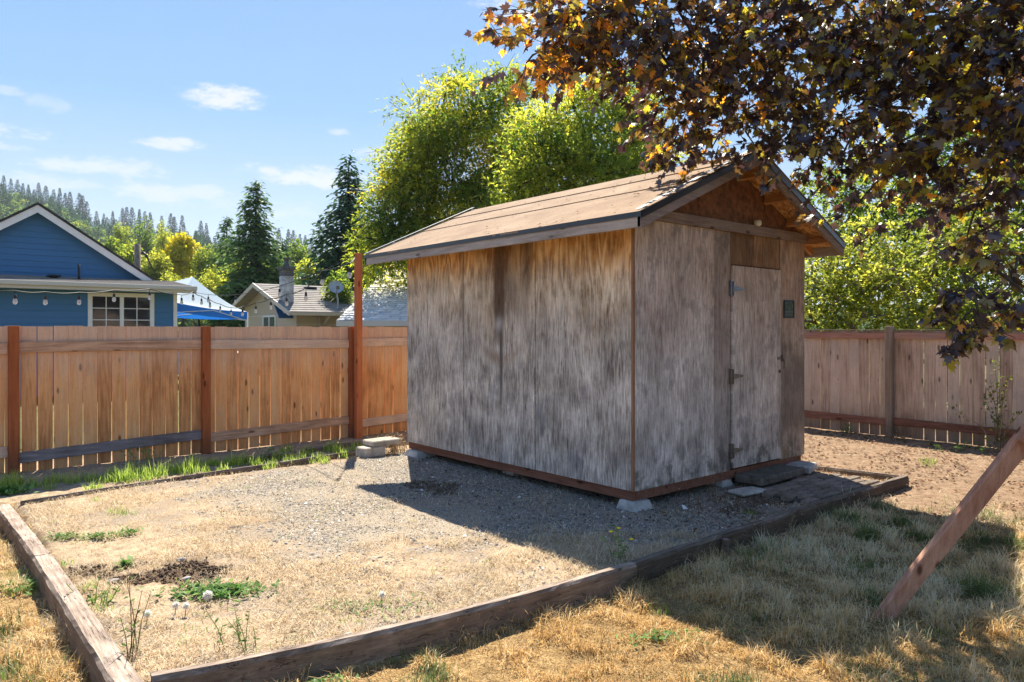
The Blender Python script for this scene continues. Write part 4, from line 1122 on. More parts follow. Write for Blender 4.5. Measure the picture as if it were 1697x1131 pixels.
# leaning red timber leg of a swing frame, in front on the right
sf = thing('swing_frame', 'leaning red-brown timber leg of a swing frame in the front right', 'swing frame', (4.31, 1.82, -.11))
P0 = ground_at(1450, 1030, -.125); P0 = Vector((P0.x, P0.y, -.16))
P1 = at(1697, 728, 3.86)
dirn = (P1 - P0).normalized(); tt = (2.25 - P0.z) / dirn.z
PT = P0 + dirn * tt
side = dirn.cross(Vector((CY, -SY, 0)).cross(dirn)).normalized()
view_up = dirn.cross(Vector((SY, CY, 0))).normalized()      # across the broad face
def leg_beam(a, b, wv, th, seed, up):
    m = MB(); a, b = Vector(a), Vector(b); n = 40; d_ = (b - a).normalized(); s_ = d_.cross(up).normalized(); u_ = s_.cross(d_)
    vs = []
    c_ = .006
    for i in range(n + 1):
        t = (b - a) * (i / n)
        for (p, q) in ((-wv / 2 + c_, -th / 2), (wv / 2 - c_, -th / 2), (wv / 2, -th / 2 + c_), (wv / 2, th / 2 - c_), (wv / 2 - c_, th / 2), (-wv / 2 + c_, th / 2), (-wv / 2, th / 2 - c_), (-wv / 2, -th / 2 + c_)):
            j = (float(vnoise(i * .4, p * 50 + q * 31, 1, seed)) - .5) * .003
            vs.append(a + t + s_ * (p + j) + u_ * (q + j))
    fs = [(i * 8 + k, (i + 1) * 8 + k, (i + 1) * 8 + (k + 1) % 8, i * 8 + (k + 1) % 8) for i in range(n) for k in range(8)] + [tuple(range(8)), tuple(n * 8 + k for k in range(8))[::-1]]
    m.add(vs, [f[::-1] for f in fs]); return m
face_n = Vector((-SY, -CY, 0.12)).normalized()
lm = leg_beam(P0, PT, .090, .056, 3, face_n)
lg = lm.build('leg', M['leg_wood'], sf)
off = face_n * .050
ps = P0 + dirn * ((.955 - P0.z) / dirn.z)
leg_beam(ps + off, PT + off, .108, .036, 6, face_n).build('brace', M['leg_wood'], sf)
l2 = PT + Vector((.25, 0, 0)); 
leg_beam(Vector((P0.x + .1, 2 * PT.y - P0.y, -.16)), PT + Vector((0, -.06, 0)), .135, .088, 4, Vector((0, -1, .3))).build('leg', M['leg_wood'], sf)
MB().beam(PT + Vector((-.1, 0, .05)), PT + Vector((2.6, 0, .05)), .09, .14).build('top_beam', M['leg_wood'], sf, .005)
for dx_ in (0,):
    leg_beam(Vector((PT.x + 2.9, P0.y - .05, -.16)), PT + Vector((2.5, .06, 0)), .135, .088, 5, Vector((0, -1, .3))).build('leg', M['leg_wood'], sf)
    leg_beam(Vector((PT.x + 2.9, 2 * PT.y - P0.y, -.16)), PT + Vector((2.5, -.06, 0)), .135, .088, 7, Vector((0, -1, .3))).build('leg', M['leg_wood'], sf)

# ---------------------------------------------------------------- blue house
BH = thing('blue_house', 'blue lap-sided house with white gable trim beyond the left fence', 'house', (1.5, 20.2, -.35))
HU, GU = 20.2, 22.0
hx1 = on_y(291, 500, HU).x
EZ = 2.56
def lap_boards(parent, mat, xfun, z0, z1, y, step, name='siding_board', face=-1):
    """lap siding: each board leans out at its foot; xfun(z) -> (x0, x1)"""
    z = z0
    while z < z1 - .02:
        t = min(z + step, z1)
        a0, a1 = xfun(z); b0, b1 = xfun(t)
        if a1 - a0 > .03:
            b1 = max(b1, b0 + .01)
            f = face
            v = [(a0, y + f * .024, z), (a1, y + f * .024, z), (b1, y + f * .006, t), (b0, y + f * .006, t), (a0, y, z), (a1, y, z), (b1, y, t), (b0, y, t)]
            MB().add(v, [(0, 1, 2, 3), (7, 6, 5, 4), (0, 4, 5, 1), (1, 5, 6, 2), (2, 6, 7, 3), (3, 7, 4, 0)]).build(name, mat, parent)
        z = t
w0, w1 = on_y(145, 500, HU), on_y(255, 500, HU)
wz1 = on_y(200, 486, HU).z; wz0 = wz1 - 1.35
lap_boards(BH, M['blue'], lambda z: (-2.6, w0.x), .0, EZ, HU, .155)
lap_boards(BH, M['blue'], lambda z: (w1.x, hx1 - .06), .0, EZ, HU, .155)
lap_boards(BH, M['blue'], lambda z: (w0.x, w1.x), .0, wz0, HU, .155)
lap_boards(BH, M['blue'], lambda z: (w0.x, w1.x), wz1, EZ, HU, .155)
MB().box(-2.6, hx1 - .07, HU + .003, HU + 7, -.4, EZ).build('wall', M['blue'], BH)
MB().box(hx1 - .06, hx1 + .03, HU - .035, HU + .08, -.3, EZ - .02).build('corner_board', M['white'], BH)
# window: frame with two sashes of six panes each
win = MB(); a, b = w0.x, w1.x; fw = .10
win.box(a, b, HU - .05, HU + .02, wz1 - fw, wz1).box(a, b, HU - .05, HU + .02, wz0, wz0 + fw).box(a, a + fw, HU - .05, HU + .02, wz0 + fw, wz1 - fw).box(b - fw, b, HU - .05, HU + .02, wz0 + fw, wz1 - fw)
mid = (a + b) / 2
win.box(mid - .045, mid + .045, HU - .045, HU + .02, wz0 + fw, wz1 - fw)
win = win.build('window', M['white'], BH, .004)
for (p, q) in ((a + fw, mid - .045), (mid + .045, b - fw)):
    rows = 4; z0_, z1_ = wz0 + fw, wz1 - fw
    MB().box((p + q) / 2 - .010, (p + q) / 2 + .010, HU - .025, HU - .002, z0_, z1_).build('muntin', M['white'], win)
    for i in range(1, rows):
        zz = z0_ + (z1_ - z0_) * i / rows
        MB().box(p, (p + q) / 2 - .011, HU - .023, HU - .004, zz - .010, zz + .010).box((p + q) / 2 + .011, q, HU - .023, HU - .004, zz - .010, zz + .010).build('muntin', M['white'], win)
    for i in range(rows):
        for (u, v) in ((p, (p + q) / 2 - .010), ((p + q) / 2 + .010, q)):
            MB().box(u, v, HU - .008, HU - .0005, z0_ + (z1_ - z0_) * i / rows + (.010 if i else 0), z0_ + (z1_ - z0_) * (i + 1) / rows - (.010 if i < rows - 1 else 0)).build('pane', M['glass'], win)
# low roof in front of the gable
er = on_y(325, 474, HU - .45).x
zg = on_y(242, 466, GU).z
r = MB().prism([(-2.9, HU - .45, EZ + .10), (er, HU - .45, EZ + .10), (er, GU + .02, zg + .02), (-2.9, GU + .02, zg + .02)], (0, 0, -.05)).build('low_roof', M['shingle'], BH)
for i in range(12):
    t0 = i / 12; t1 = (i + 1) / 12 + .01
    y0 = HU - .46 + (GU - HU + .46) * t0; y1 = HU - .46 + (GU - HU + .46) * min(t1, 1)
    z0_ = EZ + .10 + (zg - EZ - .08) * t0; z1_ = EZ + .10 + (zg - EZ - .08) * min(t1, 1)
    MB().add([(-2.9, y0, z0_ + .016), (er, y0, z0_ + .016), (er, y1, z1_ + .006), (-2.9, y1, z1_ + .006), (-2.9, y0, z0_), (er, y0, z0_), (er, y1, z1_), (-2.9, y1, z1_)], [(0, 1, 2, 3), (7, 6, 5, 4), (0, 4, 5, 1), (1, 5, 6, 2), (2, 6, 7, 3), (3, 7, 4, 0)]).build('shingle_course', M['shingle'], r)
MB().box(-2.9, er, HU - .50, HU - .455, EZ - .06, EZ + .11).box(-2.9, er, HU - .56, HU - .50, EZ + .02, EZ + .125).build('gutter', M['gutter'], BH, .008)
MB().box(-2.85, er - .05, HU - .45, HU, EZ - .03, EZ - .005).build('soffit', M['gutter'], BH)
vp = on_y(131, 470, HU + .9)
MB().tube([(vp.x, vp.y, EZ + .2), (vp.x, vp.y, EZ + .66)], .03, 8).lathe((vp.x, vp.y, EZ + .235), [(.11, 0), (.10, .03), (.035, .06)], 10).build('vent_pipe', M['black'], BH)
vq = on_y(89, 470, HU + 1.1)
MB().lathe((vq.x, vq.y, EZ + .27), [(.10, 0), (.10, .05), (.17, .06), (.15, .10), (0, .115)], 12).build('roof_vent', M['black'], BH)
# upper gable
ap = on_y(60, 342, GU); rt = on_y(242, 461, GU)
kg = (ap.z - rt.z) / (rt.x - ap.x)
MB().prism([(ap.x, GU + .02, ap.z - .1), (rt.x - .2, GU + .02, rt.z + .02), (rt.x - .2, GU + .02, 2.2), (2 * ap.x - rt.x + .2, GU + .02, 2.2), (2 * ap.x - rt.x + .2, GU + .02, rt.z + .02)], (0, 6, 0)).build('upper_wall', M['blue'], BH)
lap_boards(BH, M['blue'], lambda z: (2 * ap.x - rt.x + .05 + max(0, (z - rt.z)) / kg, rt.x - .05 - max(0, (z - rt.z)) / kg), zg - .05, ap.z - .05, GU + .018, .15)
for s in (-1, 1):
    e = Vector((ap.x + s * (rt.x - ap.x), 0, rt.z))
    e2 = Vector((e.x + s * .12, 0, e.z - .12 * kg))
    up = Vector((s * kg, 0, 1)).normalized()
    a3 = Vector((ap.x, 0, ap.z))
    def q(y, lo, hi): return [Vector((ap.x, y, ap.z + lo * 1.15)), Vector((e2.x, y, e2.z + lo * 1.15)), Vector((e2.x, y, e2.z + hi * 1.15)), Vector((ap.x, y, ap.z + hi * 1.15))]
    MB().prism(q(GU - .30, -.17, -.005), (0, .035, 0)).build('barge_board', M['white'], BH)
    MB().prism(q(GU - .33, 0, .055), (0, 6.3, 0)).build('upper_roof', M['darkroof'], BH)

# ---------------------------------------------------------------- tan house
TH = thing('tan_house', 'low tan house with grey-brown roof and block chimney beyond the fence', 'house', (12, 30, -.35))
tx = 11.35
V_ = 11.0
ridge = on_x(420, 470, V_); near = on_x(480, 517, V_); farp = on_x(385, 503, V_)
yr, zr_ = ridge.y, ridge.z
kt = (ridge.z - near.z) / (ridge.y - near.y)
yn = near.y; yf = yr + (yr - yn) * .82
x_end = V_ + 13
def slope_plate(parent, s, name, mat, x0, x1, lift=0, th=.05):
    ye = yn if s < 0 else yf
    ze = zr_ - kt * abs(yr - ye)
    return MB().prism([(x0, yr, zr_ + lift), (x0, ye, ze + lift), (x1, ye, ze + lift), (x1, yr, zr_ + lift)], (0, 0, -th)).build(name, mat, parent)
rf = slope_plate(TH, -1, 'roof', M['shingle'], V_, x_end)
slope_plate(rf, 1, 'roof_slope', M['shingle'], V_, x_end)
for i in range(14):
    t0, t1 = i / 14, (i + 1) / 14
    ya = yn + (yr - yn) * t0; yb_ = yn + (yr - yn) * t1
    za = zr_ - kt * (yr - ya); zb_ = zr_ - kt * (yr - yb_)
    MB().add([(V_, ya, za + .022), (x_end, ya, za + .022), (x_end, yb_, zb_ + .004), (V_, yb_, zb_ + .004), (V_, ya, za), (x_end, ya, za), (x_end, yb_, zb_), (V_, yb_, zb_)], [(0, 1, 2, 3), (0, 4, 5, 1), (1, 5, 6, 2), (2, 6, 7, 3), (3, 7, 4, 0)]).build('shingle_course', M['shingle'], rf)
for (ya, yb_) in ((yr, yn - .02), (yr, yf)):
    za, zb_ = zr_, zr_ - kt * abs(yr - yb_)
    MB().prism([(V_ - .04, ya, za + .02), (V_ - .04, yb_, zb_ + .02), (V_ - .04, yb_, zb_ - .15), (V_ - .04, ya, za - .15)], (.035, 0, 0)).build('barge_board', M['trim_tan'], TH)
wx = V_ + .55; yw0 = yn + .65; yw1 = yf - .5
MB().prism([(wx, yw0, -.4), (wx, yw1, -.4), (wx, yw1, zr_ - kt * (yw1 - yr) - .06), (wx, yr, zr_ - .06), (wx, yw0, zr_ - kt * (yr - yw0) - .06)], (.1, 0, 0)).build('gable_wall', M['tan'], TH)
MB().box(wx + .1, x_end - .5, yw0, yw0 + .1, -.4, zr_ - kt * (yr - yw0) - .06).build('wall', M['tan'], TH)
for zz in (1.35, 1.75, 2.12):
    MB().box(wx - .02, x_end - .5, yw0 - .022, yw0 - .001, zz, zz + .035).build('wall_batten', M['trim_tan'], TH)
MB().box(wx - .022, wx - .001, yw0, yw1, 2.10, 2.15).build('belt_board', M['trim_tan'], TH)
MB().box(V_ - .03, x_end, yn - .05, yn - .005, near.z - .13, near.z + .0).build('fascia', M['trim_tan'], TH)
wa, wb = on_x(458, 530, wx), on_x(437, 530, wx); zt1 = on_x(447, 523, wx).z
wn = MB(); fw = .07
wn.box(wx - .05, wx + .01, wa.y, wb.y, zt1 - fw, zt1).box(wx - .05, wx + .01, wa.y, wb.y, zt1 - .9, zt1 - .9 + fw).box(wx - .05, wx + .01, wa.y, wa.y + fw, zt1 - .9 + fw, zt1 - fw).box(wx - .05, wx + .01, wb.y - fw, wb.y, zt1 - .9 + fw, zt1 - fw)
ym = (wa.y + wb.y) / 2
wn.box(wx - .048, wx + .01, ym - .03, ym + .03, zt1 - .9 + fw, zt1 - fw)
wn = wn.build('window', M['white'], TH)
for (u, v) in ((wa.y + fw, ym - .03), (ym + .03, wb.y - fw)):
    MB().box(wx - .012, wx - .002, u, v, zt1 - .9 + fw, zt1 - fw).build('pane', M['glass'], wn)
gv = on_x(441, 491, wx)
MB().box(wx - .03, wx - .001, gv.y - .12, gv.y + .12, gv.z - .14, gv.z + .14).build('gable_vent', M['rust'], TH)
MB().tube([(wx + .9, yw0 - .06, -.3), (wx + .9, yw0 - .06, 2.2)], .045, 8).build('downpipe', M['trim_tan'], TH)
MB().beam((wx + 1.1, yw0 - .05, 1.7), (wx + 1.1, yn + .05, 2.15), .06, .09).build('eave_brace', M['trim_tan'], TH)
# chimney of blocks
cb = on_y(475, 500, yn + 1.3)
cw = .21
ztop = on_y(475, 448, yn + 1.3).z; zbot = on_y(475, 512, yn + 1.3).z
ch = MB().box(cb.x - cw + .02, cb.x + cw - .02, cb.y - cw + .02, cb.y + cw - .02, zbot - .3, ztop).build('chimney', M['block'], TH)
z = zbot - .25; i = 0
while z < ztop - .03:
    nn = 2
    for k in range(nn):
        x0_ = cb.x - cw + k * cw + (.0 if k == 0 else .004); 
        MB().box(x0_, x0_ + cw - .008, cb.y - cw, cb.y - cw + .10, z, z + .175).build('block', M['block'] if z < ztop - .4 else M['blocktop'], ch)
        MB().box(cb.x - cw - .003, cb.x - cw + .10, cb.y - cw + .105 + k * .155, cb.y - cw + .105 + k * .155 + .15, z, z + .175).build('block', M['block'] if z < ztop - .4 else M['blocktop'], ch)
    z += .19; i += 1
MB().box(cb.x - cw - .05, cb.x + cw + .05, cb.y - cw - .05, cb.y + cw + .05, ztop, ztop + .1).lathe((cb.x, cb.y, ztop + .1), [(.15, 0), (.11, .16), (.09, .18), (.09, .32), (.13, .33), (.13, .38), (0, .40)], 12).build('chimney_cap', M['blocktop'], ch)
MB().prism([(cb.x - cw - .25, cb.y - cw - .15, zbot - .38), (cb.x + cw + .25, cb.y - cw - .15, zbot - .38), (cb.x + cw + .2, cb.y + .2, zbot + .1), (cb.x - cw - .2, cb.y + .2, zbot + .1)], (0, 0, .06)).build('flashing', M['blueflash'], ch)
for px, nm in ((513, 0), (585, 0)):
    q = on_y(px, 478, yr - .4)
    MB().box(q.x - .25, q.x + .25, q.y - .2, q.y + .2, q.z - .15, q.z + .06).build('roof_vent', M['black'], TH, .02)
# satellite dish stands on the roof
dp = on_y(556, 515, yn + .4); dc = on_y(556, 479, yn + .4)
ds = thing('satellite_dish', 'grey satellite dish on a bent arm on the tan house roof', 'satellite dish', (dp.x, dp.y, dp.z))
ax = Vector((-.25, -.75, .45)).normalized()
MB().lathe(dc + ax * .08, [(0.29, .07), (.26, .036), (.18, .013), (.08, .003), (.0, 0)], 20, ax).build('dish', M['dish'], ds)
MB().tube([dc + Vector((.05, .08, -.05)), dc + Vector((.16, .12, -.40)), dp + Vector((.14, .1, .1)), dp + Vector((0, .05, -.1))], .035, 6).build('mast', M['dish'], ds)
MB().tube([dc + Vector((0, 0, -.38)), dc + ax * .65 + Vector((0, 0, -.28))], .015, 5).box(dc.x + ax.x * .68 - .05, dc.x + ax.x * .68 + .05, dc.y + ax.y * .68 - .06, dc.y + ax.y * .68 + .06, dc.z - .05, dc.z + .08).build('receiver_arm', M['rust'], ds)
MB().tube([dp + Vector((-.55, 0, .02)), dp + Vector((.2, .05, .02))], .025, 5).tube([dp + Vector((-.5, 0, .02)), dc + Vector((-.02, .05, -.35))], .012, 5).build('foot_brace', M['rust'], ds)

# ---------------------------------------------------------------- garage with pale hipped roof
GC = at(560, 532, 20.0)
TH8 = math.radians(8.0)
gex = Vector((CY * math.cos(TH8) - SY * math.sin(TH8), -SY * math.cos(TH8) - CY * math.sin(TH8), 0))    # along the eave, to the right
gey = Vector((SY * math.cos(TH8) + CY * math.sin(TH8), CY * math.cos(TH8) - SY * math.sin(TH8), 0))     # away, up the slope
GA = thing('garage', 'pale yellow garage with light grey shingle roof behind the shed', 'garage', (GC.x, GC.y, -.35))
def gp(a, b, z): v = GC + gex * a + gey * b; return Vector((v.x, v.y, z))
gz0 = GC.z; kh = .40; dep = 5.0; glen = 8.5
def gbox(a0, a1, b0, b1, z0, z1, name, mat, parent=None):
    MB().add([gp(a0, b0, z0), gp(a1, b0, z0), gp(a1, b1, z0), gp(a0, b1, z0), gp(a0, b0, z1), gp(a1, b0, z1), gp(a1, b1, z1), gp(a0, b1, z1)], [(3, 2, 1, 0), (4, 5, 6, 7), (0, 1, 5, 4), (1, 2, 6, 5), (2, 3, 7, 6), (3, 0, 4, 7)]).build(name, mat, parent or GA)
gr_ = MB().prism([gp(0, 0, gz0), gp(0, dep, gz0 + dep * kh), gp(0, 2 * dep, gz0), gp(0, 2 * dep, gz0 - .06), gp(0, dep, gz0 + dep * kh - .06), gp(0, 0, gz0 - .06)], gex * glen).build('roof', M['garage'], GA)
vs = []; fs = []; hu = []; rr = random.Random(5)
def tab(p, q_, a, b, h):
    b_ = len(vs); dn = Vector((0, 0, -.03)); vs.extend([p, q_, a, b, p + dn, q_ + dn]); fs.extend([(b_, b_ + 1, b_ + 2, b_ + 3), (b_ + 4, b_ + 5, b_ + 1, b_)]); hu.extend([h] * 6)
course = .165
for i in range(int(dep / course)):
    t0 = i * course; t1 = min(t0 + course + .03, dep); x = -rr.uniform(0, .25)
    while x < glen:
        w = rr.uniform(.2, .45); x2 = min(x + w, glen); lf = rr.choice((.018, .028, .040)); h = rr.random()
        xa = max(x, 0)
        tab(gp(xa, t0 - .012, gz0 + t0 * kh + lf), gp(x2 - .014, t0 - .012, gz0 + t0 * kh + lf), gp(x2 - .014, t1, gz0 + t1 * kh + .008), gp(xa, t1, gz0 + t1 * kh + .008), h)
        x = x2
me = bpy.data.meshes.new('shingles'); og = origin_of(GA)
me.from_pydata([Vector(v) - og for v in vs], [], fs); at_ = me.attributes.new('hue', 'FLOAT', 'POINT'); at_.data.foreach_set('value', hu)
o = link('shingles', me, M['garage'], GA); o['kind'] = 'stuff'
gbox(-.03, glen, -.05, -.012, gz0 - .15, gz0, 'fascia', M['gutter'])
gbox(.45, glen - .4, .45, 2 * dep - .4, -.4, gz0 - .005, 'wall', M['yellowwall'])
MB().prism([gp(.45, .5, gz0 - .01), gp(.45, dep, gz0 + (dep - .3) * kh), gp(.45, 2 * dep - .5, gz0 - .01)], gex * .05).build('gable_wall', M['yellowwall'], GA)
gbox(.42, .55, .42, .55, -.4, gz0 - .006, 'corner_board', M['white'])
MB().prism([gp(-.035, 0, gz0 + .02), gp(-.035, dep, gz0 + dep * kh + .02), gp(-.035, dep, gz0 + dep * kh - .14), gp(-.035, 0, gz0 - .14)], gex * .03).build('barge_board', M['gutter'], GA)

# ---------------------------------------------------------------- blue and white canopy and the car by it
CP = thing('canopy_tent', 'pop-up canopy with white top and blue valance beside the blue house', 'canopy', (8, 22, -.35))
q1 = at(287, 501, 20.0); q2 = at(410, 517, 23.2)
q0 = q1 + Vector((-2.2, 2.0, .05)); q3 = q2 + (q0 - q1); q3.z = q2.z + .1
pk = at(319, 459, 21.9)
cs = [q1, q2, q3, q0]
vs = []; fs = []
n = 10
for i in range(4):
    a, b = cs[i], cs[(i + 1) % 4]; base_ = len(vs)
    for j in range(n + 1):
        t = j / n
        for k in range(n + 1):
            u = k / n
            p = a.lerp(b, u).lerp(pk, t)
            p.z = (a.z + (b.z - a.z) * u) + (pk.z - (a.z + (b.z - a.z) * u)) * (t ** 1.35) - .05 * math.sin(u * PI) * (1 - t)
            vs.append(p)
    fs += [(base_ + j * (n + 1) + k, base_ + j * (n + 1) + k + 1, base_ + (j + 1) * (n + 1) + k + 1, base_ + (j + 1) * (n + 1) + k) for j in range(n) for k in range(n)]
MB().add(vs, fs, True).build('canopy_top', M['tentwhite'], CP)
for i in range(4):
    a, b = cs[i], cs[(i + 1) % 4]
    v = []; 
    for k in range(13):
        p = a.lerp(b, k / 12); p.z -= .05 * math.sin(k / 12 * PI)
        o_ = (b - a).cross(Vector((0, 0, 1))).normalized() * .015 * math.sin(k * 1.9)
        v += [p, p + o_ + Vector((0, 0, -.24))]
    MB().add(v, [(2 * k, 2 * k + 2, 2 * k + 3, 2 * k + 1) for k in range(12)], True).build('valance', M['tentblue'], CP)
    MB().tube([cs[i] + Vector((0, 0, -.02)), Vector((cs[i].x, cs[i].y, -.4))], .022, 6).build('leg', M['white'], CP)
    MB().tube([a.lerp(b, .02) + Vector((0, 0, -.28)), a.lerp(b, .5) + Vector((0, 0, -.02 - .07)), a.lerp(b, .98) + Vector((0, 0, -.28))], .014, 5).build('truss', M['white'], CP)
cc = at(318, 545, 26); 
car = thing('parked_car', 'silver car with roof rails parked under the blue and white canopy', 'car', (cc.x, cc.y, -.35))
ud = Vector((CY, -SY, 0)); vd = Vector((SY, CY, 0))
def cv(a, b, z): return Vector((cc.x, cc.y, -.35)) + ud * a + vd * b + Vector((0, 0, z))
prof = [(-2.1, .35), (-2.15, .8), (-2.0, 1.05), (-1.2, 1.12), (-.6, 1.62), (.9, 1.68), (1.75, 1.2), (2.1, 1.05), (2.15, .4)]
m_ = MB(); v = []
for b_, s_ in ((-.85, .97), (-.7, 1.0), (.7, 1.0), (.85, .97)):
    v += [cv(a * s_, b_ if z < 1.2 else b_ * .86, z * (1 if abs(b_) < .8 else .985)) for a, z in prof]
k_ = len(prof)
m_.add(v, [(i * k_ + j, i * k_ + (j + 1) % k_, (i + 1) * k_ + (j + 1) % k_, (i + 1) * k_ + j) for i in range(3) for j in range(k_)] + [tuple(range(k_)), tuple(3 * k_ + j for j in range(k_))[::-1]], False)
m_.build('body', M['carpaint'], car, .03)
gl = MB()
gl.prism([cv(-1.0, -.80, 1.16), cv(-.52, -.77, 1.56), cv(.15, -.77, 1.60), cv(.15, -.80, 1.16)], vd * -.02).build('window', M['glass'], car)
MB().prism([cv(.22, -.80, 1.16), cv(.22, -.77, 1.60), cv(.85, -.77, 1.60), cv(1.55, -.80, 1.2)], vd * -.02).build('window', M['glass'], car)
for s_ in (-.6, .6):
    MB().tube([cv(-.5, s_, 1.66), cv(-.4, s_, 1.74), cv(.8, s_, 1.78), cv(.95, s_, 1.70)], .025, 6).build('roof_rail', M['black'], car)
for a in (-1.35, 1.35):
    for b_ in (-.8, .8):
        w_ = MB().lathe(cv(a, b_ - .11, .33), [(0, 0), (.2, .0), (.33, .03), (.33, .19), (.2, .22), (0, .22)], 16, vd).build('wheel', M['black'], car)
MB().box(0, 0.01, 0, .01, 0, .01) if False else None
MB().prism([cv(2.0, -.85, .85), cv(2.13, -.85, .85), cv(2.1, -.85, 1.05), cv(1.95, -.85, 1.08)], vd * -.01).build('tail_lamp', M['carred'], car)

# utility pole and its lamp arm
up_ = at(228, 470, 33)
po = MB().tube([(up_.x, up_.y, -.35), (up_.x, up_.y, at(228, 405, 33).z)], [.17, .14], 10).build('pole', M['bark_pale'], None, loc=(up_.x, up_.y, -.35))
po.name = 'utility_pole'; tag(po, 'old utility pole rising behind the blue house roof', 'pole')
um = at(234, 420, 33); un = at(243, 424, 33); uo = at(254, 448, 33)
o = MB().tube([um, at(238, 419, 33), un, at(248, 436, 33), uo], [.05, .05, .05, .03, .02], 6).build('cable', M['wire'], po)

# ---------------------------------------------------------------- bulb strings
def catenary(a, b, sag, n=24):
    return [a.lerp(b, i / n) + Vector((0, 0, -sag * 4 * (i / n) * (1 - i / n))) for i in range(n + 1)]
def bulb_string(label, pts, spots, drop=.10, rad=.008):
    root = thing('string_light', label, 'string light', tuple(pts[0]), 'outdoor bulb strings')
    MB().tube(pts, rad, 5).build('wire', M['wire'], root)
    pl = pts
    for p in spots:
        s_ = MB().tube([p, p - Vector((0, 0, drop))], .004, 4).lathe(p - Vector((0, 0, drop + .055)), [(0, .058), (.017, .056), (.021, .03), (.021, .0)], 8).build('socket', M['black'], root)
        MB().lathe(p - Vector((0, 0, drop + .055 + .082)), [(0, 0), (.016, .004), (.028, .022), (.031, .045), (.025, .068), (.018, .083)], 10).build('bulb', M['bulb'], root)
# string 1: close to the fence, level, from beyond the left edge towards the tent
def poly(points, per=5):
    out = []
    for i in range(len(points) - 1):
        a, b = points[i], points[i + 1]
        for k in range(per):
            t = k / per
            out.append(a.lerp(b, t) + Vector((0, 0, -.02 * 4 * t * (1 - t))))
    return out + [points[-1]]
PX1 = [(-60, 478, 9.9), (25, 482, 10.2), (75, 484, 10.6), (131, 485, 11.2), (189, 481, 11.9), (248, 479, 12.6), (301, 489, 14.5), (320, 484, 15.5), (334, 491, 16.2), (348, 497, 16.9), (365, 504, 17.6), (383, 510, 18.3), (402, 509, 19)]
pp1 = [at(*q) for q in PX1]
bulb_string('long low string of clear bulbs hanging over the yard behind the left fence', poly(pp1), pp1[1:], .06)
PX2 = [(402, 508, 15.0), (424, 502, 14.2), (449, 495, 13.4), (475, 488, 12.6), (507, 478, 11.6), (534, 449, 10.4), (579, 436, 9.5)]
pp2 = [at(q[0], q[1], q[2]) for q in PX2] + [TOP + Vector((-.05, 0, -.03))]
bulb_string('string of bulbs sagging from the tall post down towards the tan house', poly(pp2), pp2[:-1], .07)
a3 = at(300, 478, 18.5)
pp3 = catenary(a3, TOP + Vector((-.05, 0, -.0)), .35, 20)
bulb_string('thin wire with few bulbs stretched from the tall post to the blue house', pp3, [pp3[5], pp3[9], pp3[14]], .05, .006)

# ---------------------------------------------------------------- trees
def rot_to(dirs):
    """unit frames (n,3)->(side, up) perpendicular to dirs"""
    ref = np.where(np.abs(dirs[:, 2:3]) < .9, np.array([[0, 0, 1.0]]), np.array([[1.0, 0, 0]]))
    s = np.cross(dirs, ref); s /= np.linalg.norm(s, axis=1, keepdims=True) + 1e-9
    return s, np.cross(s, dirs)

def leaf_cards(P, D, size, asp, rng, hue, droop=0.0, outline=None, normal_up=.5):
    """pointed leaves at P heading along D. outline: (k,2) points of a unit leaf; default a rhombus of two triangles"""
    n = len(P); D = D / (np.linalg.norm(D, axis=1, keepdims=True) + 1e-9)
    s, u = rot_to(D)
    roll = rng.normal(0, 1.0 - normal_up * .6, n)
    cs_, sn = np.cos(roll)[:, None], np.sin(roll)[:, None]
    s, u = s * cs_ + u * sn, u * cs_ - s * sn
    size = np.broadcast_to(size, n)[:, None]
    if outline is None:
        V = np.stack([P, P + D * size * .45 + s * size * asp / 2 + u * size * .06, P + D * size, P + D * size * .45 - s * size * asp / 2 + u * size * .06], 1)
        b = (np.arange(n) * 4)[:, None]
        F = np.concatenate([b + np.array([0, 1, 2]), b + np.array([0, 2, 3])], 0)
        return V.reshape(-1, 3), F, np.repeat(hue, 4)
    k = len(outline)
    dr_ = droop * rng.uniform(-.4, 2.6, (n, 1)); dr2_ = droop * rng.uniform(-1.0, 3.0, (n, 1))
    V = np.empty((n, k, 3))
    for i, (a, c) in enumerate(outline):
        V[:, i] = P + s * size * a + D * size * c - u * size * (abs(a) * dr_ + max(0, c - .3) * dr2_)
    b = (np.arange(n) * k)[:, None]
    F = np.concatenate([b + np.array([0, i, i + 1 if i + 1 < k else 1]) for i in range(1, k)], 0)
    return V.reshape(-1, 3), F, np.repeat(hue, k)

MAPLE = [(0, .28), (0, .02), (.10, -.10), (.36, -.16), (.30, .02), (.56, .14), (.44, .22), (.60, .44), (.36, .42), (.22, .46), (.26, .70), (.12, .68), (0, 1.0),
         (-.12, .68), (-.26, .70), (-.22, .46), (-.36, .42), (-.60, .44), (-.44, .22), (-.56, .14), (-.30, .02), (-.36, -.16), (-.10, -.10)]

def limbs(m, base, top_pts, r0, rng, n=7, wob=.25):
    """trunk/branch tubes from base to each end point, curving"""
    for p in top_pts:
        b = Vector(base); e = Vector(p)
        mid = b.lerp(e, .5) + Vector((rng.normal() * wob, rng.normal() * wob, (e - b).length * .10))
        pts = [b, b.lerp(mid, .5) + Vector((0, 0, .02)), mid, mid.lerp(e, .55), e]
        m.tube(pts, [r0, r0 * .78, r0 * .55, r0 * .34, r0 * .12], n)

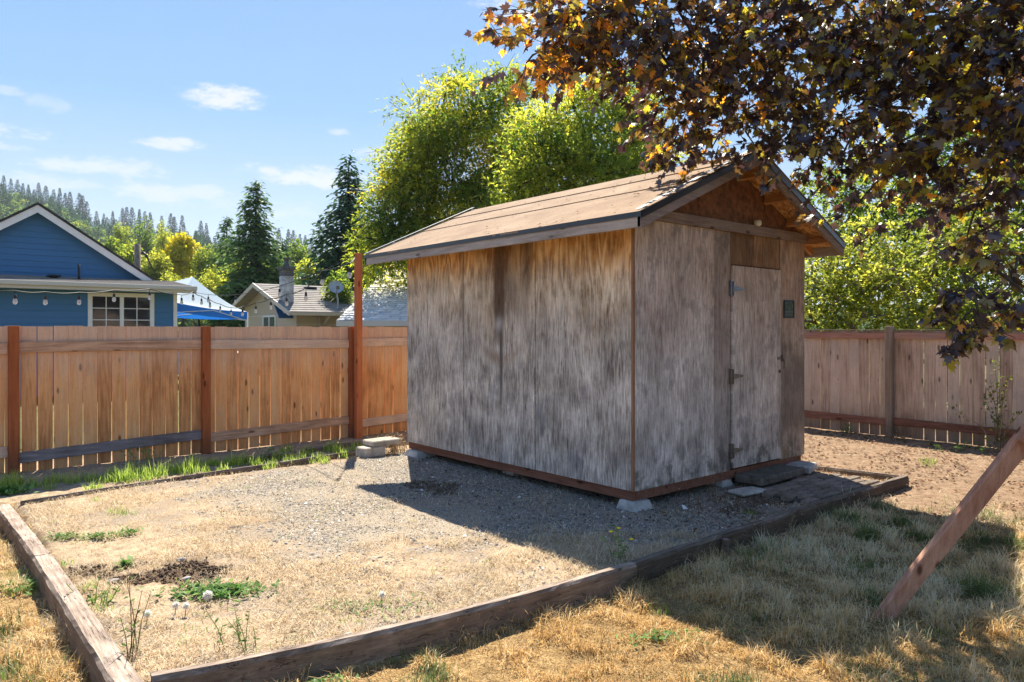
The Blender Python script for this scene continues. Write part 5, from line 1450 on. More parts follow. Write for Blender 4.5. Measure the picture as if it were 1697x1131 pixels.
def broad_tree(name, label, base, clusters, leafmat, barkmat, rng, leaf=(.05, .09), per=60, twig=.5, down=.1, hue=(.5, .25), trunk_r=.16, fork=1.6, asp=.5, cat='tree', group=None, twig_m=9, hue_fn=None):
    """clusters: (x, y, z, radius); leaves sit on fine twigs that radiate from the cluster middles"""
    root = thing(name, label, cat, tuple(base), group)
    m = MB(); base = Vector(base)
    fk = base + Vector((0, 0, fork))
    m.tube([base - Vector((0, 0, .3)), base.lerp(fk, .5) + Vector((.05, .04, 0)), fk], [trunk_r * 1.25, trunk_r, trunk_r * .85], 10)
    order = sorted(range(len(clusters)), key=lambda i: (Vector(clusters[i][:3]) - fk).length)
    done = []
    for i in order:
        c = Vector(clusters[i][:3])
        src = fk
        best = (c - fk).length
        for q in done:
            if (q - c).length < best * .8 and (q - fk).length < (c - fk).length: best = (q - c).length; src = q
        r_ = max(.016, trunk_r * .5 * min(1, (c - src).length / 4)) if src is fk else .035
        limbs(m, src, [c], min(r_, trunk_r * .7), rng, 5, .10 * (c - src).length)
        done.append(c)
    Ps, Ds, Hs = [], [], []
    tv = []
    for (cx, cy, cz, r) in clusters:
        nt = max(6, int(per * r * r))
        d = rng.normal(0, 1, (nt, 3)); d /= np.linalg.norm(d, axis=1, keepdims=True)
        d[:, 2] = d[:, 2] * .8
        start = np.array([cx, cy, cz]) + d * (rng.random((nt, 1)) ** .55) * r * np.array([1, 1, .8])
        td = d + rng.normal(0, .35, (nt, 3)); td[:, 2] -= down; td /= np.linalg.norm(td, axis=1, keepdims=True)
        L = twig * rng.uniform(.5, 1.2, nt)
        hc = rng.normal(0, hue[1] * .6)
        hh = hue[0] + hc + rng.normal(0, hue[1] * .2, nt)
        for j in range(twig_m):
            t = (j + .6) / twig_m
            p = start + td * (L * t)[:, None]; p[:, 2] -= (t * t) * L * down * 1.2
            sd = rng.normal(0, .55, (nt, 3)) + td * .8
            sd[:, 2] -= .12
            Ps.append(p + rng.normal(0, .012, (nt, 3))); Ds.append(sd)
            Hs.append(np.clip(hh + rng.normal(0, .05, nt), 0, 1))
        kk = rng.random(nt) < .12
        for a, dd, l in zip(start[kk], td[kk], L[kk]):
            tv.append((a, a + dd * l * .9))
    m.build('trunk', barkmat, root)
    tw = MB()
    for a, b in tv[:900]: tw.tube([Vector(a), Vector(b)], [.010, .003], 3, False)
    tw.build('twigs', barkmat, root)['kind'] = 'stuff'
    P = np.concatenate(Ps); D = np.concatenate(Ds); H = np.concatenate(Hs)
    if hue_fn is not None: H = np.clip(hue_fn(P, H), 0, 1)
    V, F, Hh = leaf_cards(P, D, rng.uniform(leaf[0], leaf[1], len(P)), asp, rng, H, normal_up=1.0)
    c = npmesh('crown', V, F, leafmat, root, {'hue': Hh}); c['kind'] = 'stuff'
    print(name, len(P)); return root

def cl(px, py, D, r): v = at(px, py, D); return (v.x, v.y, v.z, r)
r1 = np.random.default_rng(21)
def jig(lst, rng, k=3, sp=.6, depth=1.2):
    out = []
    for (px, py, D, r) in lst:
        v = np.array(cl(px, py, D, r))
        out.append(tuple(v))
        for _ in range(k):
            w = v.copy(); w[:3] += rng.normal(0, r * sp, 3); w[:2] += np.array([SY, CY]) * rng.uniform(-.2, depth); w[3] *= rng.uniform(.45, .8); out.append(tuple(w))
    return out
# tall fine-leaved tree, dark green to yellow
L1 = [(690, 190, 22, .75), (735, 170, 22.5, .8), (790, 165, 22, .9), (840, 160, 22.5, .85), (700, 235, 21.5, .85), (760, 225, 21.5, .95), (830, 225, 22, 1.0), (665, 275, 21.5, .6), (640, 310, 21, .4), (690, 300, 21, .95), (750, 300, 21.5, 1.0),
      (820, 290, 21.5, 1.0), (625, 355, 21, .4), (665, 355, 21, .9), (730, 360, 21.5, .9), (800, 340, 21, .9), (640, 400, 21, .65), (870, 250, 22, .9), (622, 400, 21, .4), (690, 400, 22, .7), (845, 130, 22.5, .45), (640, 430, 22, .6), (625, 440, 22, .4)]
def h1(P, H): return H + .30 * sstep(vnoise(P[:, 0], P[:, 2], .7, 61), .55, .75) - .12
b1 = at(765, 546, 22); 
broad_tree('leafy_tree', 'tall airy tree with fine green and yellow leaves behind the shed roof', (b1.x, b1.y, -.4), jig(L1, r1, 4, .65, 2.0), M['birch'], M['bark_dark'], r1, (.10, .17), 190, .70, .25, (.66, .36), .20, 2.2, .42, hue_fn=h1)
# bright yellow-green tree nearer to the maple
L2 = [(905, 205, 18, .6), (950, 180, 18, .65), (1000, 170, 18, .7), (1040, 185, 18.5, .6), (900, 255, 17.5, .75), (960, 245, 17.5, .8), (1020, 235, 18, .8), (1065, 230, 18.5, .5), (880, 300, 17.5, .65), (940, 300, 17.5, .8), (1005, 290, 17.8, .8), (1050, 280, 18.5, .7),
      (860, 335, 18, .5), (915, 330, 18, .6), (1090, 260, 19, .6), (970, 145, 18.3, .4), (1010, 140, 18.3, .42)]
b2 = at(985, 546, 18.4)
broad_tree('leafy_tree', 'bright yellow-green bushy tree above the middle of the shed roof', (b2.x, b2.y, -.4), jig(L2, r1, 4, .6, 1.8), M['bright'], M['bark_dark'], r1, (.085, .145), 215, .55, -.12, (.55, .40), .16, 2.0, .45)

# green and yellow shrubs and small trees beyond the right fence
L3 = [(1350, 470, 15, .7), (1400, 440, 15, .8), (1450, 480, 14.5, .8), (1380, 510, 14.5, .6), (1430, 525, 14.3, .6), (1500, 450, 15, .8), (1350, 535, 15, .6), (1480, 530, 14.3, .6), (1340, 420, 15.5, .6), (1430, 400, 15.5, .7)]
L4 = [(1540, 470, 13.5, .7), (1600, 440, 13.5, .8), (1660, 470, 13, .8), (1560, 530, 13, .55), (1620, 520, 13, .6), (1690, 520, 12.5, .7), (1720, 440, 13, .8), (1560, 400, 14, .7), (1640, 390, 14, .7)]
L5 = [(1450, 330, 20, 1.1), (1540, 300, 20, 1.2), (1640, 330, 20, 1.2), (1380, 380, 20, .9), (1500, 400, 20, 1.2), (1600, 400, 20, 1.2), (1700, 380, 20, 1.2), (1560, 240, 20.5, .9), (1660, 230, 20.5, 1.0), (1400, 300, 21, .7), (1750, 300, 20, 1.2), (1450, 470, 20, 1.2), (1600, 480, 20, 1.2)]
for L_, lb, mt, D_, px in ((L3, 'sunlit yellow-green shrub beyond the right fence next to the shed wall', 'shrubbery', 15, 1410), (L4, 'yellow-green shrub with pale stems beyond the right fence at the picture edge', 'shrubbery', 13.3, 1620)):
    b_ = at(px, 546, D_)
    broad_tree('leafy_shrub', lb, (b_.x, b_.y, -.3), jig(L_, r1, 5, .6, 1.2), M['shrubleaf'], M['bark_pale'], r1, (.065, .12), 95, .5, .1, (.55, .42), .12, .8, .6, cat='shrub')
b_ = at(1570, 546, 20.5)
broad_tree('leafy_tree', 'green tree farther back beyond the right fence under the maple boughs', (b_.x, b_.y, -.3), jig(L5, r1, 4, .6, 2.5), M['bright'], M['bark_dark'], r1, (.11, .18), 75, .7, .1, (.40, .38), .22, 1.6, .6)
MBs = None

# ---- conifers
def conifer(label, px, ptop, D, width, mat, rng, n_lv=30, per=14, name='conifer_tree', group=None, needle=.28, droop=.35, zb=-.4, dens=10):
    t = at(px, ptop, D); b = Vector((t.x, t.y, zb)); H = t.z - zb
    root = thing(name, label, 'tree', tuple(b), group)
    MB().tube([b, b + Vector((0, 0, H * .6)), b + Vector((0, 0, H))], [H * .018, H * .010, .02], 8).build('trunk', M['bark_dark'], root)
    P, Dr, Hs, Sz = [], [], [], []
    for i in range(n_lv):
        f = (i + rng.random()) / n_lv
        z = H * (.06 + .93 * f); R = width * (1 - f) ** .8 * rng.uniform(.8, 1.15) + .15
        k = max(5, int(per * (1 - f * .6)))
        for j in range(k):
            a = rng.uniform(0, 2 * PI); Rj = R * rng.uniform(.6, 1.15); zz = z + rng.normal() * H / n_lv * .6
            nn = max(4, int(dens * Rj / width) + 3)
            tt_ = (np.arange(nn) + rng.random(nn)) / nn
            base_ = np.stack([np.cos(a) * Rj * tt_, np.sin(a) * Rj * tt_, zz - droop * Rj * tt_ ** 1.3 + .10 * Rj * tt_], -1)
            for s in (-1, 1):
                q = base_ + rng.normal(0, .04 * width, base_.shape)
                dd = np.stack([np.cos(a) * .7 - s * np.sin(a) * .8 + rng.normal(0, .2, nn), np.sin(a) * .7 + s * np.cos(a) * .8 + rng.normal(0, .2, nn), np.full(nn, -.40) + rng.normal(0, .25, nn)], -1)
                P.append(q); Dr.append(dd); Hs.append(np.clip(rng.normal(.45, .25, nn) + .25 * tt_, 0, 1)); Sz.append(needle * width * (1.15 - .6 * f) * rng.uniform(.6, 1.2, nn))
    P = np.concatenate(P) + np.array(b); Dr = np.concatenate(Dr)
    V, F, Hh = leaf_cards(P, Dr, np.concatenate(Sz), .38, rng, np.concatenate(Hs), normal_up=1)
    c = npmesh('crown', V, F, mat, root, {'hue': Hh}); c['kind'] = 'stuff'
    print('conifer', len(P)); return root
r2 = np.random.default_rng(5)
conifer('tall conifer with drooping tip standing behind the tan house', 424, 298, 48, 3.5, M['cedar'], r2, 44, 17, dens=14, needle=.20)
conifer('dark narrow conifer left of the airy tree behind the tall post', 578, 266, 38, 3.6, M['conifer'], r2, 44, 20, dens=14, needle=.17, droop=.2)
conifer('smaller conifer just left of the tall one behind the canopy', 376, 358, 60, 2.6, M['cedar'], r2, 30, 12)
conifer('dark conifer low to the right of the tall pointed one', 468, 395, 58, 2.6, M['cedar'], r2, 26, 12)
conifer('tall dark conifer showing between maple and bright tree', 1058, 62, 34, 3.2, M['conifer'], r2, 44, 16, dens=12, needle=.17)

# ---- middle distance round trees
def round_tree(label, px, ptop, pbot, D, wpx, mat, rng, group=None, n=1500, name='leafy_tree', zb=-.4, hue=(.5, .25)):
    t = at(px, ptop, D); z1 = t.z; z0 = at(px, pbot, D).z; R = wpx / 2 / FPX * D
    b = Vector((t.x, t.y, zb))
    root = thing(name, label, 'tree', tuple(b), group)
    m = MB(); m.tube([b, b + Vector((0, 0, max(.5, (z1 - zb) * .5)))], [R * .09, R * .05], 7)
    cz = (z1 + z0) / 2; hz = (z1 - z0) / 2
    kk = 26
    cs_ = rng.normal(0, 1, (kk, 3)); cs_ /= np.linalg.norm(cs_, axis=1, keepdims=True); cs_ *= (rng.uniform(.35, .80, (kk, 1)))
    C_ = np.array([t.x, t.y, cz]) + cs_ * np.array([R, R, hz])
    for c in C_[:14]: m.tube([Vector((b.x, b.y, max(z0, zb + .3))), Vector(c)], [R * .035, R * .01], 4, False)
    m.build('trunk', M['bark_dark'], root)
    i = rng.integers(0, kk, n)
    d = rng.normal(0, 1, (n, 3)); d /= np.linalg.norm(d, axis=1, keepdims=True)
    P = C_[i] + d * (rng.random((n, 1)) ** .4) * np.array([R, R, hz]) * .36
    H = np.clip(rng.normal(hue[0], hue[1], kk)[i] * .5 + hue[0] * .5 + rng.normal(0, .12, n), 0, 1)
    V, F, Hh = leaf_cards(P, d + rng.normal(0, .5, (n, 3)), R * rng.uniform(.10, .20, n), .7, rng, H)
    c = npmesh('crown', V, F, mat, root, {'hue': Hh}); c['kind'] = 'stuff'
    return root
r3 = np.random.default_rng(9)
GM = 'trees in the middle distance behind the houses'
round_tree('golden yellow round tree standing behind the canopy tent', 303, 388, 470, 75, 72, M['golden'], r3, GM, 5000)
for i, (px, pt, pb, D, w, h, lb) in enumerate((
    (258, 418, 490, 62, 60, .70, 'olive green tree right of the utility pole'), (215, 398, 480, 80, 60, .55, 'green tree rising behind the blue house gable slope'), (345, 400, 500, 70, 50, .5, 'mid green tree between golden tree and tall conifer'),
    (395, 430, 520, 55, 60, .75, 'light green tree at the foot of the tall conifer, left side'), (450, 425, 510, 60, 60, .60, 'light green tree at the foot of the tall conifer, right side'), (508, 428, 490, 55, 48, .85, 'yellow-green tree just right of the block chimney'),
    (500, 400, 500, 90, 70, .45, 'bluish green tree above the tan roof ridge'), (545, 400, 520, 60, 50, .55, 'green tree between chimney and dark narrow conifer'), (180, 388, 470, 95, 56, .5, 'green tree half hidden behind the white gable trim'),
    (330, 455, 530, 45, 60, .7, 'low green bush tree behind the canopy peak'), (355, 435, 520, 50, 44, .85, 'small yellowish tree between canopy and conifer'), (285, 440, 530, 50, 44, .8, 'low olive tree left of the canopy peak'),
    (240, 355, 470, 150, 46, .35, 'tall dark green tree on the slope above the golden tree'), (270, 372, 450, 120, 34, .9, 'yellow tinted tree on the slope left of the golden tree'), (205, 360, 440, 140, 34, .6, 'light green tree on the lower slope above the gable'),
    (560, 440, 540, 30, 60, .4, 'dark green bush tree left of the tall red post'), (620, 450, 540, 27, 60, .35, 'dark bush tree right of the tall post above the garage'))):
    round_tree(lb, px, pt, pb, D, w, M['birch'] if h < .5 else M['bright'] if i % 3 else M['shrubleaf'], r3, GM, 3000, hue=(h * .85, .18))

# ---------------------------------------------------------------- hills and their forest
def ray(px): s_ = (np.asarray(px) - 848.5) / FPX; return np.array([SY + CY * s_, CY - SY * s_])
prof_px = np.array([-1500, -400, -100, 0, 60, 120, 150, 200, 260, 330, 400, 460, 520, 600, 800, 1200, 2500, 4500])
prof_py = np.array([300, 270, 296, 312, 325, 345, 362, 368, 378, 388, 395, 403, 415, 430, 460, 480, 470, 470])
def hill_z(px, D, Dr):
    top = (546 - np.interp(px, prof_px, prof_py)) / FPX * Dr - 12.0
    return EYE - 2 + (top - EYE) * sstep(D, Dr * .22, Dr) ** 1.0
ang = np.linspace(-1500, 4500, 260)
Ds = np.concatenate([np.linspace(120, 620, 40), np.array([700, 850, 1100])])
V = []
for D in Ds:
    z = hill_z(ang, min(D, 600), 600) * (1 if D <= 620 else .85)
    z = z + 4 * (vnoise(ang * .02, D * .02, 1, 90) - .5)
    dirs = ray(ang).T
    V.append(np.stack([dirs[:, 0] * D, dirs[:, 1] * D, z], -1))
V = np.concatenate(V); n1_ = len(ang)
ii = np.arange(len(V)).reshape(len(Ds), n1_)
F = np.stack([ii[:-1, :-1], ii[:-1, 1:], ii[1:, 1:], ii[1:, :-1]], -1).reshape(-1, 4)
o = npmesh('hill', V, F, M['hill'], None, smooth=True); o['kind'] = 'structure'; o['label'] = 'long forested hillside beyond the houses'

def conifer_proto(rng, n=300):
    f = rng.random(n) ** .75; a = rng.uniform(0, 2 * PI, n); R = .165 * (1 - f) ** .9 + .006
    r_ = R * rng.uniform(.3, 1.1, n)
    P = np.stack([np.cos(a) * r_, np.sin(a) * r_, .05 + .95 * f], -1)
    D = np.stack([np.cos(a), np.sin(a), -.35 + rng.normal(0, .25, n)], -1)
    return P, D, .095 * (1.1 - .75 * f) + .012
def spire_proto(rng, n=620):
    f = rng.random(n) ** .7; a = rng.uniform(0, 2 * PI, n); tier = .75 + .35 * np.abs(((f * 11) % 1) - .5) * 2; R = .155 * (1 - f) ** .9 * tier + .006
    r_ = R * rng.uniform(.2, 1.1, n) * (1 + .25 * np.sin(a * 2 + rng.uniform(0, 6)))
    P = np.stack([np.cos(a) * r_, np.sin(a) * r_, .12 + .88 * f], -1)
    D = np.stack([np.cos(a), np.sin(a), -.30 + rng.normal(0, .2, n)], -1)
    return P, D, .075 * (1.1 - .75 * f) + .008
def round_proto(rng, n=220):
    d = rng.normal(0, 1, (n, 3)); d /= np.linalg.norm(d, axis=1, keepdims=True)
    P = d * rng.uniform(.55, 1.0, (n, 1)) * np.array([.28, .28, .38]) + np.array([0, 0, .58])
    return P, d + rng.normal(0, .5, (n, 3)), np.full(n, .16)
r4 = np.random.default_rng(3)
protos = [conifer_proto(r4) for _ in range(4)] + [round_proto(r4) for _ in range(4)]
def mass(trees, rng):
    Vs, Fs, Hs = [], [], []; b = 0
    for (x, y, z, h, kind, hue) in trees:
        P, D, s = protos[kind]
        a = rng.uniform(0, 2 * PI); ca, sa = math.cos(a), math.sin(a)
        R_ = np.array([[ca, -sa, 0], [sa, ca, 0], [0, 0, 1]])
        V, F, H = leaf_cards((P @ R_.T) * h + np.array([x, y, z]), D @ R_.T, s * h * rng.uniform(.8, 1.2, len(P)), .6, rng, np.clip(hue + rng.normal(0, .06, len(P)), 0, 1), normal_up=.9)
        Vs.append(V); Fs.append(F + b); Hs.append(H); b += len(V)
    return np.concatenate(Vs), np.concatenate(Fs), np.concatenate(Hs)
trees = []
while len(trees) < 2300:
    px = r4.uniform(-350, 700); D = 130 + 470 * r4.random() ** .8
    d = ray(px); x, y = d * D
    z = float(hill_z(px, D, 600)) - 2
    con = vnoise(px * .01, D * .01, 1, 95) * 1.0 + (D - 300) / 900 + r4.normal(0, .14) > .55
    trees.append((x, y, z, r4.uniform(8, 13.5) * (1.15 if con else .85) * (1 - .35 * max(0, (D - 480) / 120)), int(r4.integers(0, 4)) + (0 if con else 4), (.08 + .25 * r4.random()) if con else (.42 + .45 * r4.random() ** 1.6)))
V, F, H = mass(trees, r4)
o = npmesh('hillside_forest', V, F, M['forest'], None, {'hue': H}); tag(o, 'mixed forest covering the hillside beyond the houses', 'forest', kind='stuff')
print('forest', len(F))
# the conifers that stand out along the skyline
sky_t = [(6, 291, 590), (18, 296, 590), (29, 298, 590), (38, 304, 590), (47, 306, 585), (56, 314, 590), (64, 303, 585), (76, 308, 590), (89, 314, 590), (99, 312, 585), (108, 320, 590), (116, 318, 590), (131, 320, 570), (137, 324, 572), (144, 334, 575), (187, 350, 560), (203, 345, 560), (210, 343, 562), (219, 344, 560), (231, 347, 560), (240, 350, 565), (249, 352, 560),
         (268, 358, 560), (283, 354, 560), (289, 359, 560), (302, 357, 560), (333, 366, 560), (342, 370, 560), (478, 380, 560), (486, 382, 560), (497, 388, 560), (506, 390, 560), (516, 394, 560), (462, 378, 560), (372, 372, 560), (160, 350, 570), (172, 354, 570)]
for i, (px, py, D) in enumerate(sky_t):
    d = ray(px); t = at(px, py, D); zb = float(hill_z(px, D, 600)) - 2
    h = max(t.z - zb, 9)
    seg = 0 if px < 180 else 1 if px < 380 else 2
    root = thing('conifer_tree', ('dark conifer of the row along the high left shoulder of the hill', 'dark conifer of the row on the lower ridge above the golden tree', 'small dark conifer of the row on the far ridge right of the tall conifer')[seg], 'tree', (d[0] * D, d[1] * D, t.z - h),
                 ('conifers along the left shoulder of the hill', 'conifers on the middle ridge', 'conifers on the far ridge')[seg])
    MB().tube([(d[0] * D, d[1] * D, t.z - h), (d[0] * D, d[1] * D, t.z - h * .05)], [h * .02, h * .004], 5).build('trunk', M['bark_dark'], root)
    P, Dd, s = spire_proto(r4)
    wv = r4.uniform(.7, 1.1)
    P = P * np.array([wv, wv, 1]) * h + np.array([d[0] * D, d[1] * D, t.z - h])
    V, F, H = leaf_cards(P, Dd, s * h, .5, r4, np.clip(r4.normal(.08, .07, len(P)), 0, 1), normal_up=.9)
    c = npmesh('crown', V, F, M['forest'], root, {'hue': H}); c['kind'] = 'stuff'

# ---------------------------------------------------------------- the purple maple overhanging from the right
r5 = np.random.default_rng(17)
mt = Vector((9.0, .6, -.1))
maple = thing('maple_tree', 'purple-leaved maple whose dark boughs overhang the shed from the upper right', 'tree', tuple(mt))
# bough ends: (pixel x, pixel y, distance, spread)
MC = [(872, 105, 5.6, .24), (905, 62, 5.7, .36), (950, 40, 5.8, .42), (1000, 70, 5.9, .42), (960, 100, 5.9, .28), (905, 130, 5.6, .16), (1060, 60, 6.0, .50), (1050, 120, 6.0, .36), (1010, 15, 6.0, .45), (1110, 110, 6.1, .5), (1150, 60, 6.1, .55), (1100, 20, 6.2, .5), (935, 5, 5.8, .35),
      (1115, 190, 6.4, .36), (1165, 160, 6.3, .46), (1145, 235, 6.7, .34), (1105, 262, 7.0, .20), (1090, 240, 6.9, .20), (1180, 245, 6.9, .34), (1220, 200, 6.5, .45), (1225, 120, 6.3, .5), (1240, 50, 6.2, .55), (1250, 240, 6.4, .28),
      (1290, 170, 6.2, .45), (1300, 90, 6.2, .55), (1320, 240, 6.0, .32), (1345, 20, 6.0, .55), (1360, 190, 6.0, .45), (1380, 110, 6.0, .55), (1390, 270, 5.9, .36), (1440, 220, 5.8, .45), (1450, 130, 5.8, .5), (1430, 40, 5.8, .55), (1400, 370, 6.4, .22), (1350, 280, 6.1, .2),
      (1500, 275, 5.7, .26), (1510, 180, 5.6, .5), (1520, 80, 5.6, .55), (1560, 310, 5.6, .20), (1580, 230, 5.4, .45), (1600, 130, 5.4, .5), (1590, 30, 5.4, .55), (1640, 300, 5.4, .30), (1640, 190, 5.2, .45), (1660, 90, 5.2, .5), (1700, 380, 5.2, .30), (1690, 260, 5.1, .4), (1720, 150, 5.0, .5), (1700, 20, 5.1, .55),
      (1600, 470, 5.0, .17), (1640, 500, 4.9, .20), (1680, 470, 4.9, .24), (1590, 540, 4.8, .11), (1720, 520, 4.8, .24), (1580, 560, 4.75, .08), (1625, 545, 4.8, .11), (1700, 440, 5.0, .25), (1600, 400, 5.6, .14),
      (1100, -40, 6.2, .5), (1250, -60, 6.3, .6), (1400, -60, 6.1, .6), (1550, -70, 5.8, .6), (1700, -80, 5.4, .6), (980, -50, 6.0, .45), (1180, -150, 6.3, .6), (1350, -180, 6.3, .65), (1530, -200, 6.0, .65), (1700, -220, 5.6, .65), (1850, 100, 5.0, .6), (1880, 300, 4.8, .5), (1860, -80, 5.2, .6), (2000, 200, 4.9, .6), (2050, 0, 5.0, .6), (1950, 420, 4.8, .4),
      (1270, 20, 7.6, .5), (1400, 60, 7.6, .6), (1520, 140, 7.4, .6), (1620, 220, 7.0, .6), (1690, 330, 6.6, .5), (1480, 240, 7.2, .45), (1580, 340, 6.9, .4), (1680, 160, 6.9, .6), (1560, 20, 7.2, .6), (1680, 30, 7.0, .6)]
clus = [cl(*c) for c in MC]
m = MB()
fork = mt + Vector((-.3, .3, 2.1))
m.tube([mt - Vector((0, 0, .3)), mt + Vector((-.05, .05, 1.0)), fork], [.26, .22, .19], 14)
main = [Vector(cl(1520, 150, 6.2, 0)[:3]), Vector(cl(1700, 120, 5.2, 0)[:3]), Vector(cl(1400, 60, 6.4, 0)[:3]), Vector(cl(1640, 330, 6.0, 0)[:3]), Vector(cl(1800, -100, 5.4, 0)[:3]), Vector(cl(1560, -120, 6.0, 0)[:3])]
for e in main:
    mid = fork.lerp(e, .5) + Vector((0, 0, .35))
    m.tube([fork, fork.lerp(mid, .5) + Vector((0, 0, .12)), mid, mid.lerp(e, .5) + Vector((0, 0, .06)), e], [.10, .085, .065, .05, .035], 8)
nodes = list(main)
for c in sorted(clus, key=lambda c: min((Vector(c[:3]) - q).length for q in main)):
    e = Vector(c[:3]); src = min([q for q in nodes if (q - e).length > .02], key=lambda q: (q - e).length * (1.0 if q in main else .8)); nodes.append(e)
    mid = src.lerp(e, .5) + Vector((r5.normal() * .06, r5.normal() * .06, .10 + .05 * r5.random()))
    m.tube([src, src.lerp(mid, .5), mid, mid.lerp(e, .5) + Vector((0, 0, .02)), e], [.014, .013, .011, .009, .006], 5, False)
Ps, Ds_, Hs, Cs = [], [], [], []
for ci, (cx, cy, cz, r) in enumerate(clus):
    px0 = MC[ci][0]; D0 = MC[ci][2]
    nt = max(5, int((116 if MC[ci][1] < 200 else 74) * r ** 1.7))
    d = r5.normal(0, 1, (nt, 3)); d /= np.linalg.norm(d, axis=1, keepdims=True)
    start = np.array([cx, cy, cz]) + d * (r5.random((nt, 1)) ** .6) * r * np.array([1, 1, .75])
    td = d * .8 + r5.normal(0, .35, (nt, 3)) + np.array([-.25 * CY, .25 * SY, -.15]); td /= np.linalg.norm(td, axis=1, keepdims=True)
    L = r5.uniform(.16, .34, nt) * (1 if r > .2 else .55)
    for a, dd, l in zip(start, td, L): m.tube([Vector(a), Vector(a + dd * l)], [.005, .002], 3, False)
    # colour: orange on the outer left tips, olive in the middle, near-black purple to the right and low
    warm = .38 * float(sstep(px0, 1080, 900)) + .10 * float(sstep(MC[ci][1], 200, 60)) * float(sstep(px0, 1400, 1100))
    for j in range(7):
        t = (j + .5) / 7
        p = start + td * (L * t)[:, None]
        sd = td * .5 + r5.normal(0, .6, (nt, 3)); sd[:, 2] -= .55
        off = sd / np.linalg.norm(sd, axis=1, keepdims=True) * .03
        Ps.append(p + off); Ds_.append(sd)
        hb = np.where(r5.random(nt) < .34 + warm * .5, r5.normal(.58, .11, nt), r5.normal(.25, .11, nt))
        orange = r5.random(nt) < (.025 + warm * .62)
        hb = np.where(orange, r5.uniform(.78, 1, nt), hb)
        hb = np.where((r5.random(nt) < .03 + .11 * float(sstep(px0, 1250, 1500))), r5.uniform(.68, .77, nt), hb)
        Hs.append(np.clip(hb, 0, 1)); Cs.append(np.full(nt, D0))
m.build('trunk', M['bark'], maple)
P = np.concatenate(Ps); Dl = np.concatenate(Ds_); H = np.concatenate(Hs)
sz = .038 + .062 * r5.random(len(P)) ** .8
sn_ = np.linalg.norm(P[:, :2], axis=1)
print('maple leaves', len(P))
# the nearest and largest leaves in view are single leaves, the rest one mass
f = P[:, 0] * SY + P[:, 1] * CY; rr_ = P[:, 0] * CY - P[:, 1] * SY
pxx = 848.5 + FPX * rr_ / f; pyy = 546 - FPX * (P[:, 2] - EYE) / f
show = (pxx > 5) & (pxx < 1690) & (pyy > 5) & (pyy < 1100)
score = np.where(show, sz / f, 0)
big = np.argsort(-score)[:290]
keep = np.ones(len(P), bool); keep[big] = False
V, F, Hh = leaf_cards(P[keep], Dl[keep], sz[keep], 1, r5, H[keep], droop=.25, outline=MAPLE, normal_up=.45)
c = npmesh('crown', V, F, M['maple_leaf'], maple, {'hue': Hh}); c['kind'] = 'stuff'
protos_l = {}
def leaf_proto(hk, dk):
    if (hk, dk) not in protos_l:
        V, F, Hh = leaf_cards(np.zeros((1, 3)), np.array([[0, 1.0, 0]]), 1.0, 1, np.random.default_rng(dk), np.array([hk]), droop=(.12, .25, .4)[dk], outline=MAPLE, normal_up=1.6)
        me = bpy.data.meshes.new('leaf')
        me.from_pydata([tuple(v) for v in V], [], [tuple(int(i) for i in q) for q in F])
        a_ = me.attributes.new('hue', 'FLOAT', 'POINT'); a_.data.foreach_set('value', Hh.astype(np.float32)); me.materials.append(M['maple_leaf'])
        protos_l[(hk, dk)] = me
    return protos_l[(hk, dk)]
om = origin_of(maple)
for i in big:
    o = bpy.data.objects.new('leaf', leaf_proto(round(float(H[i]) * 12) / 12, int(r5.integers(0, 3)))); COL.objects.link(o); o.parent = maple
    o.location = Vector(P[i]) - om
    q = Vector(Dl[i]).to_track_quat('Y', 'Z'); o.rotation_mode = 'QUATERNION'
    from mathutils import Quaternion
    o.rotation_quaternion = q @ Quaternion((0, 1, 0), float(r5.normal(0, .7)))
    o.scale = (float(sz[i]),) * 3

# ---------------------------------------------------------------- weeds and small things on the ground
def weed(name, label, px, py, z, n_st, hgt, mat, rng, leafsz=.02, spread=.05, flowers=None, per=8, group=None, cat='weed', lean=.35, dry=None):
    g0 = ground_at(px, py, z); zz = gz(g0.x, g0.y)
    root = thing(name, label, cat, (g0.x, g0.y, zz), group)
    st = MB(); P, D, H = [], [], []; tips = []
    for i in range(n_st):
        a = rng.uniform(0, 2 * PI); h = hgt * rng.uniform(.55, 1.1); ln = rng.uniform(.1, lean) * h
        b = Vector((g0.x + rng.normal() * spread * .4, g0.y + rng.normal() * spread * .4, zz - .01))
        e = b + Vector((math.cos(a) * ln, math.sin(a) * ln, h)); mid = b.lerp(e, .5) + Vector((math.cos(a) * ln * -.15, math.sin(a) * ln * -.15, h * .05))
        st.tube([b, mid, e], [.0028, .0020, .001], 4, False); tips.append(e)
        for k in range(per):
            t = rng.uniform(.05, .97); p = b.lerp(mid, t * 2) if t < .5 else mid.lerp(e, t * 2 - 1)
            P.append(tuple(p)); aa = rng.uniform(0, 2 * PI); D.append((math.cos(aa), math.sin(aa), rng.uniform(-.2, .8))); H.append(rng.uniform(0, 1))
    st.build('stem', M['stemgreen'] if dry is None and mat is M['weed'] else dry or mat, root)
    V, F, Hh = leaf_cards(np.array(P), np.array(D), rng.uniform(.6, 1.3, len(P)) * leafsz, .38, rng, np.array(H))
    c = npmesh('leaves', V, F, mat, root, {'hue': Hh, 'tip': np.zeros(len(Hh))}); c['kind'] = 'stuff'
    if flowers:
        for e in tips[:flowers]:
            MB().lathe(e, [(0, 0), (.012, .004), (.015, .010), (0, .012)], 8).build('flower', M['yellow'], root)
    return root
r6 = np.random.default_rng(33)
weed('flowering_weed', 'thin yellow-flowered weed growing by the front timber where the shade starts', 1028, 928, .0, 7, .26, M['weed'], r6, .03, .10, 3, 9, lean=.6)
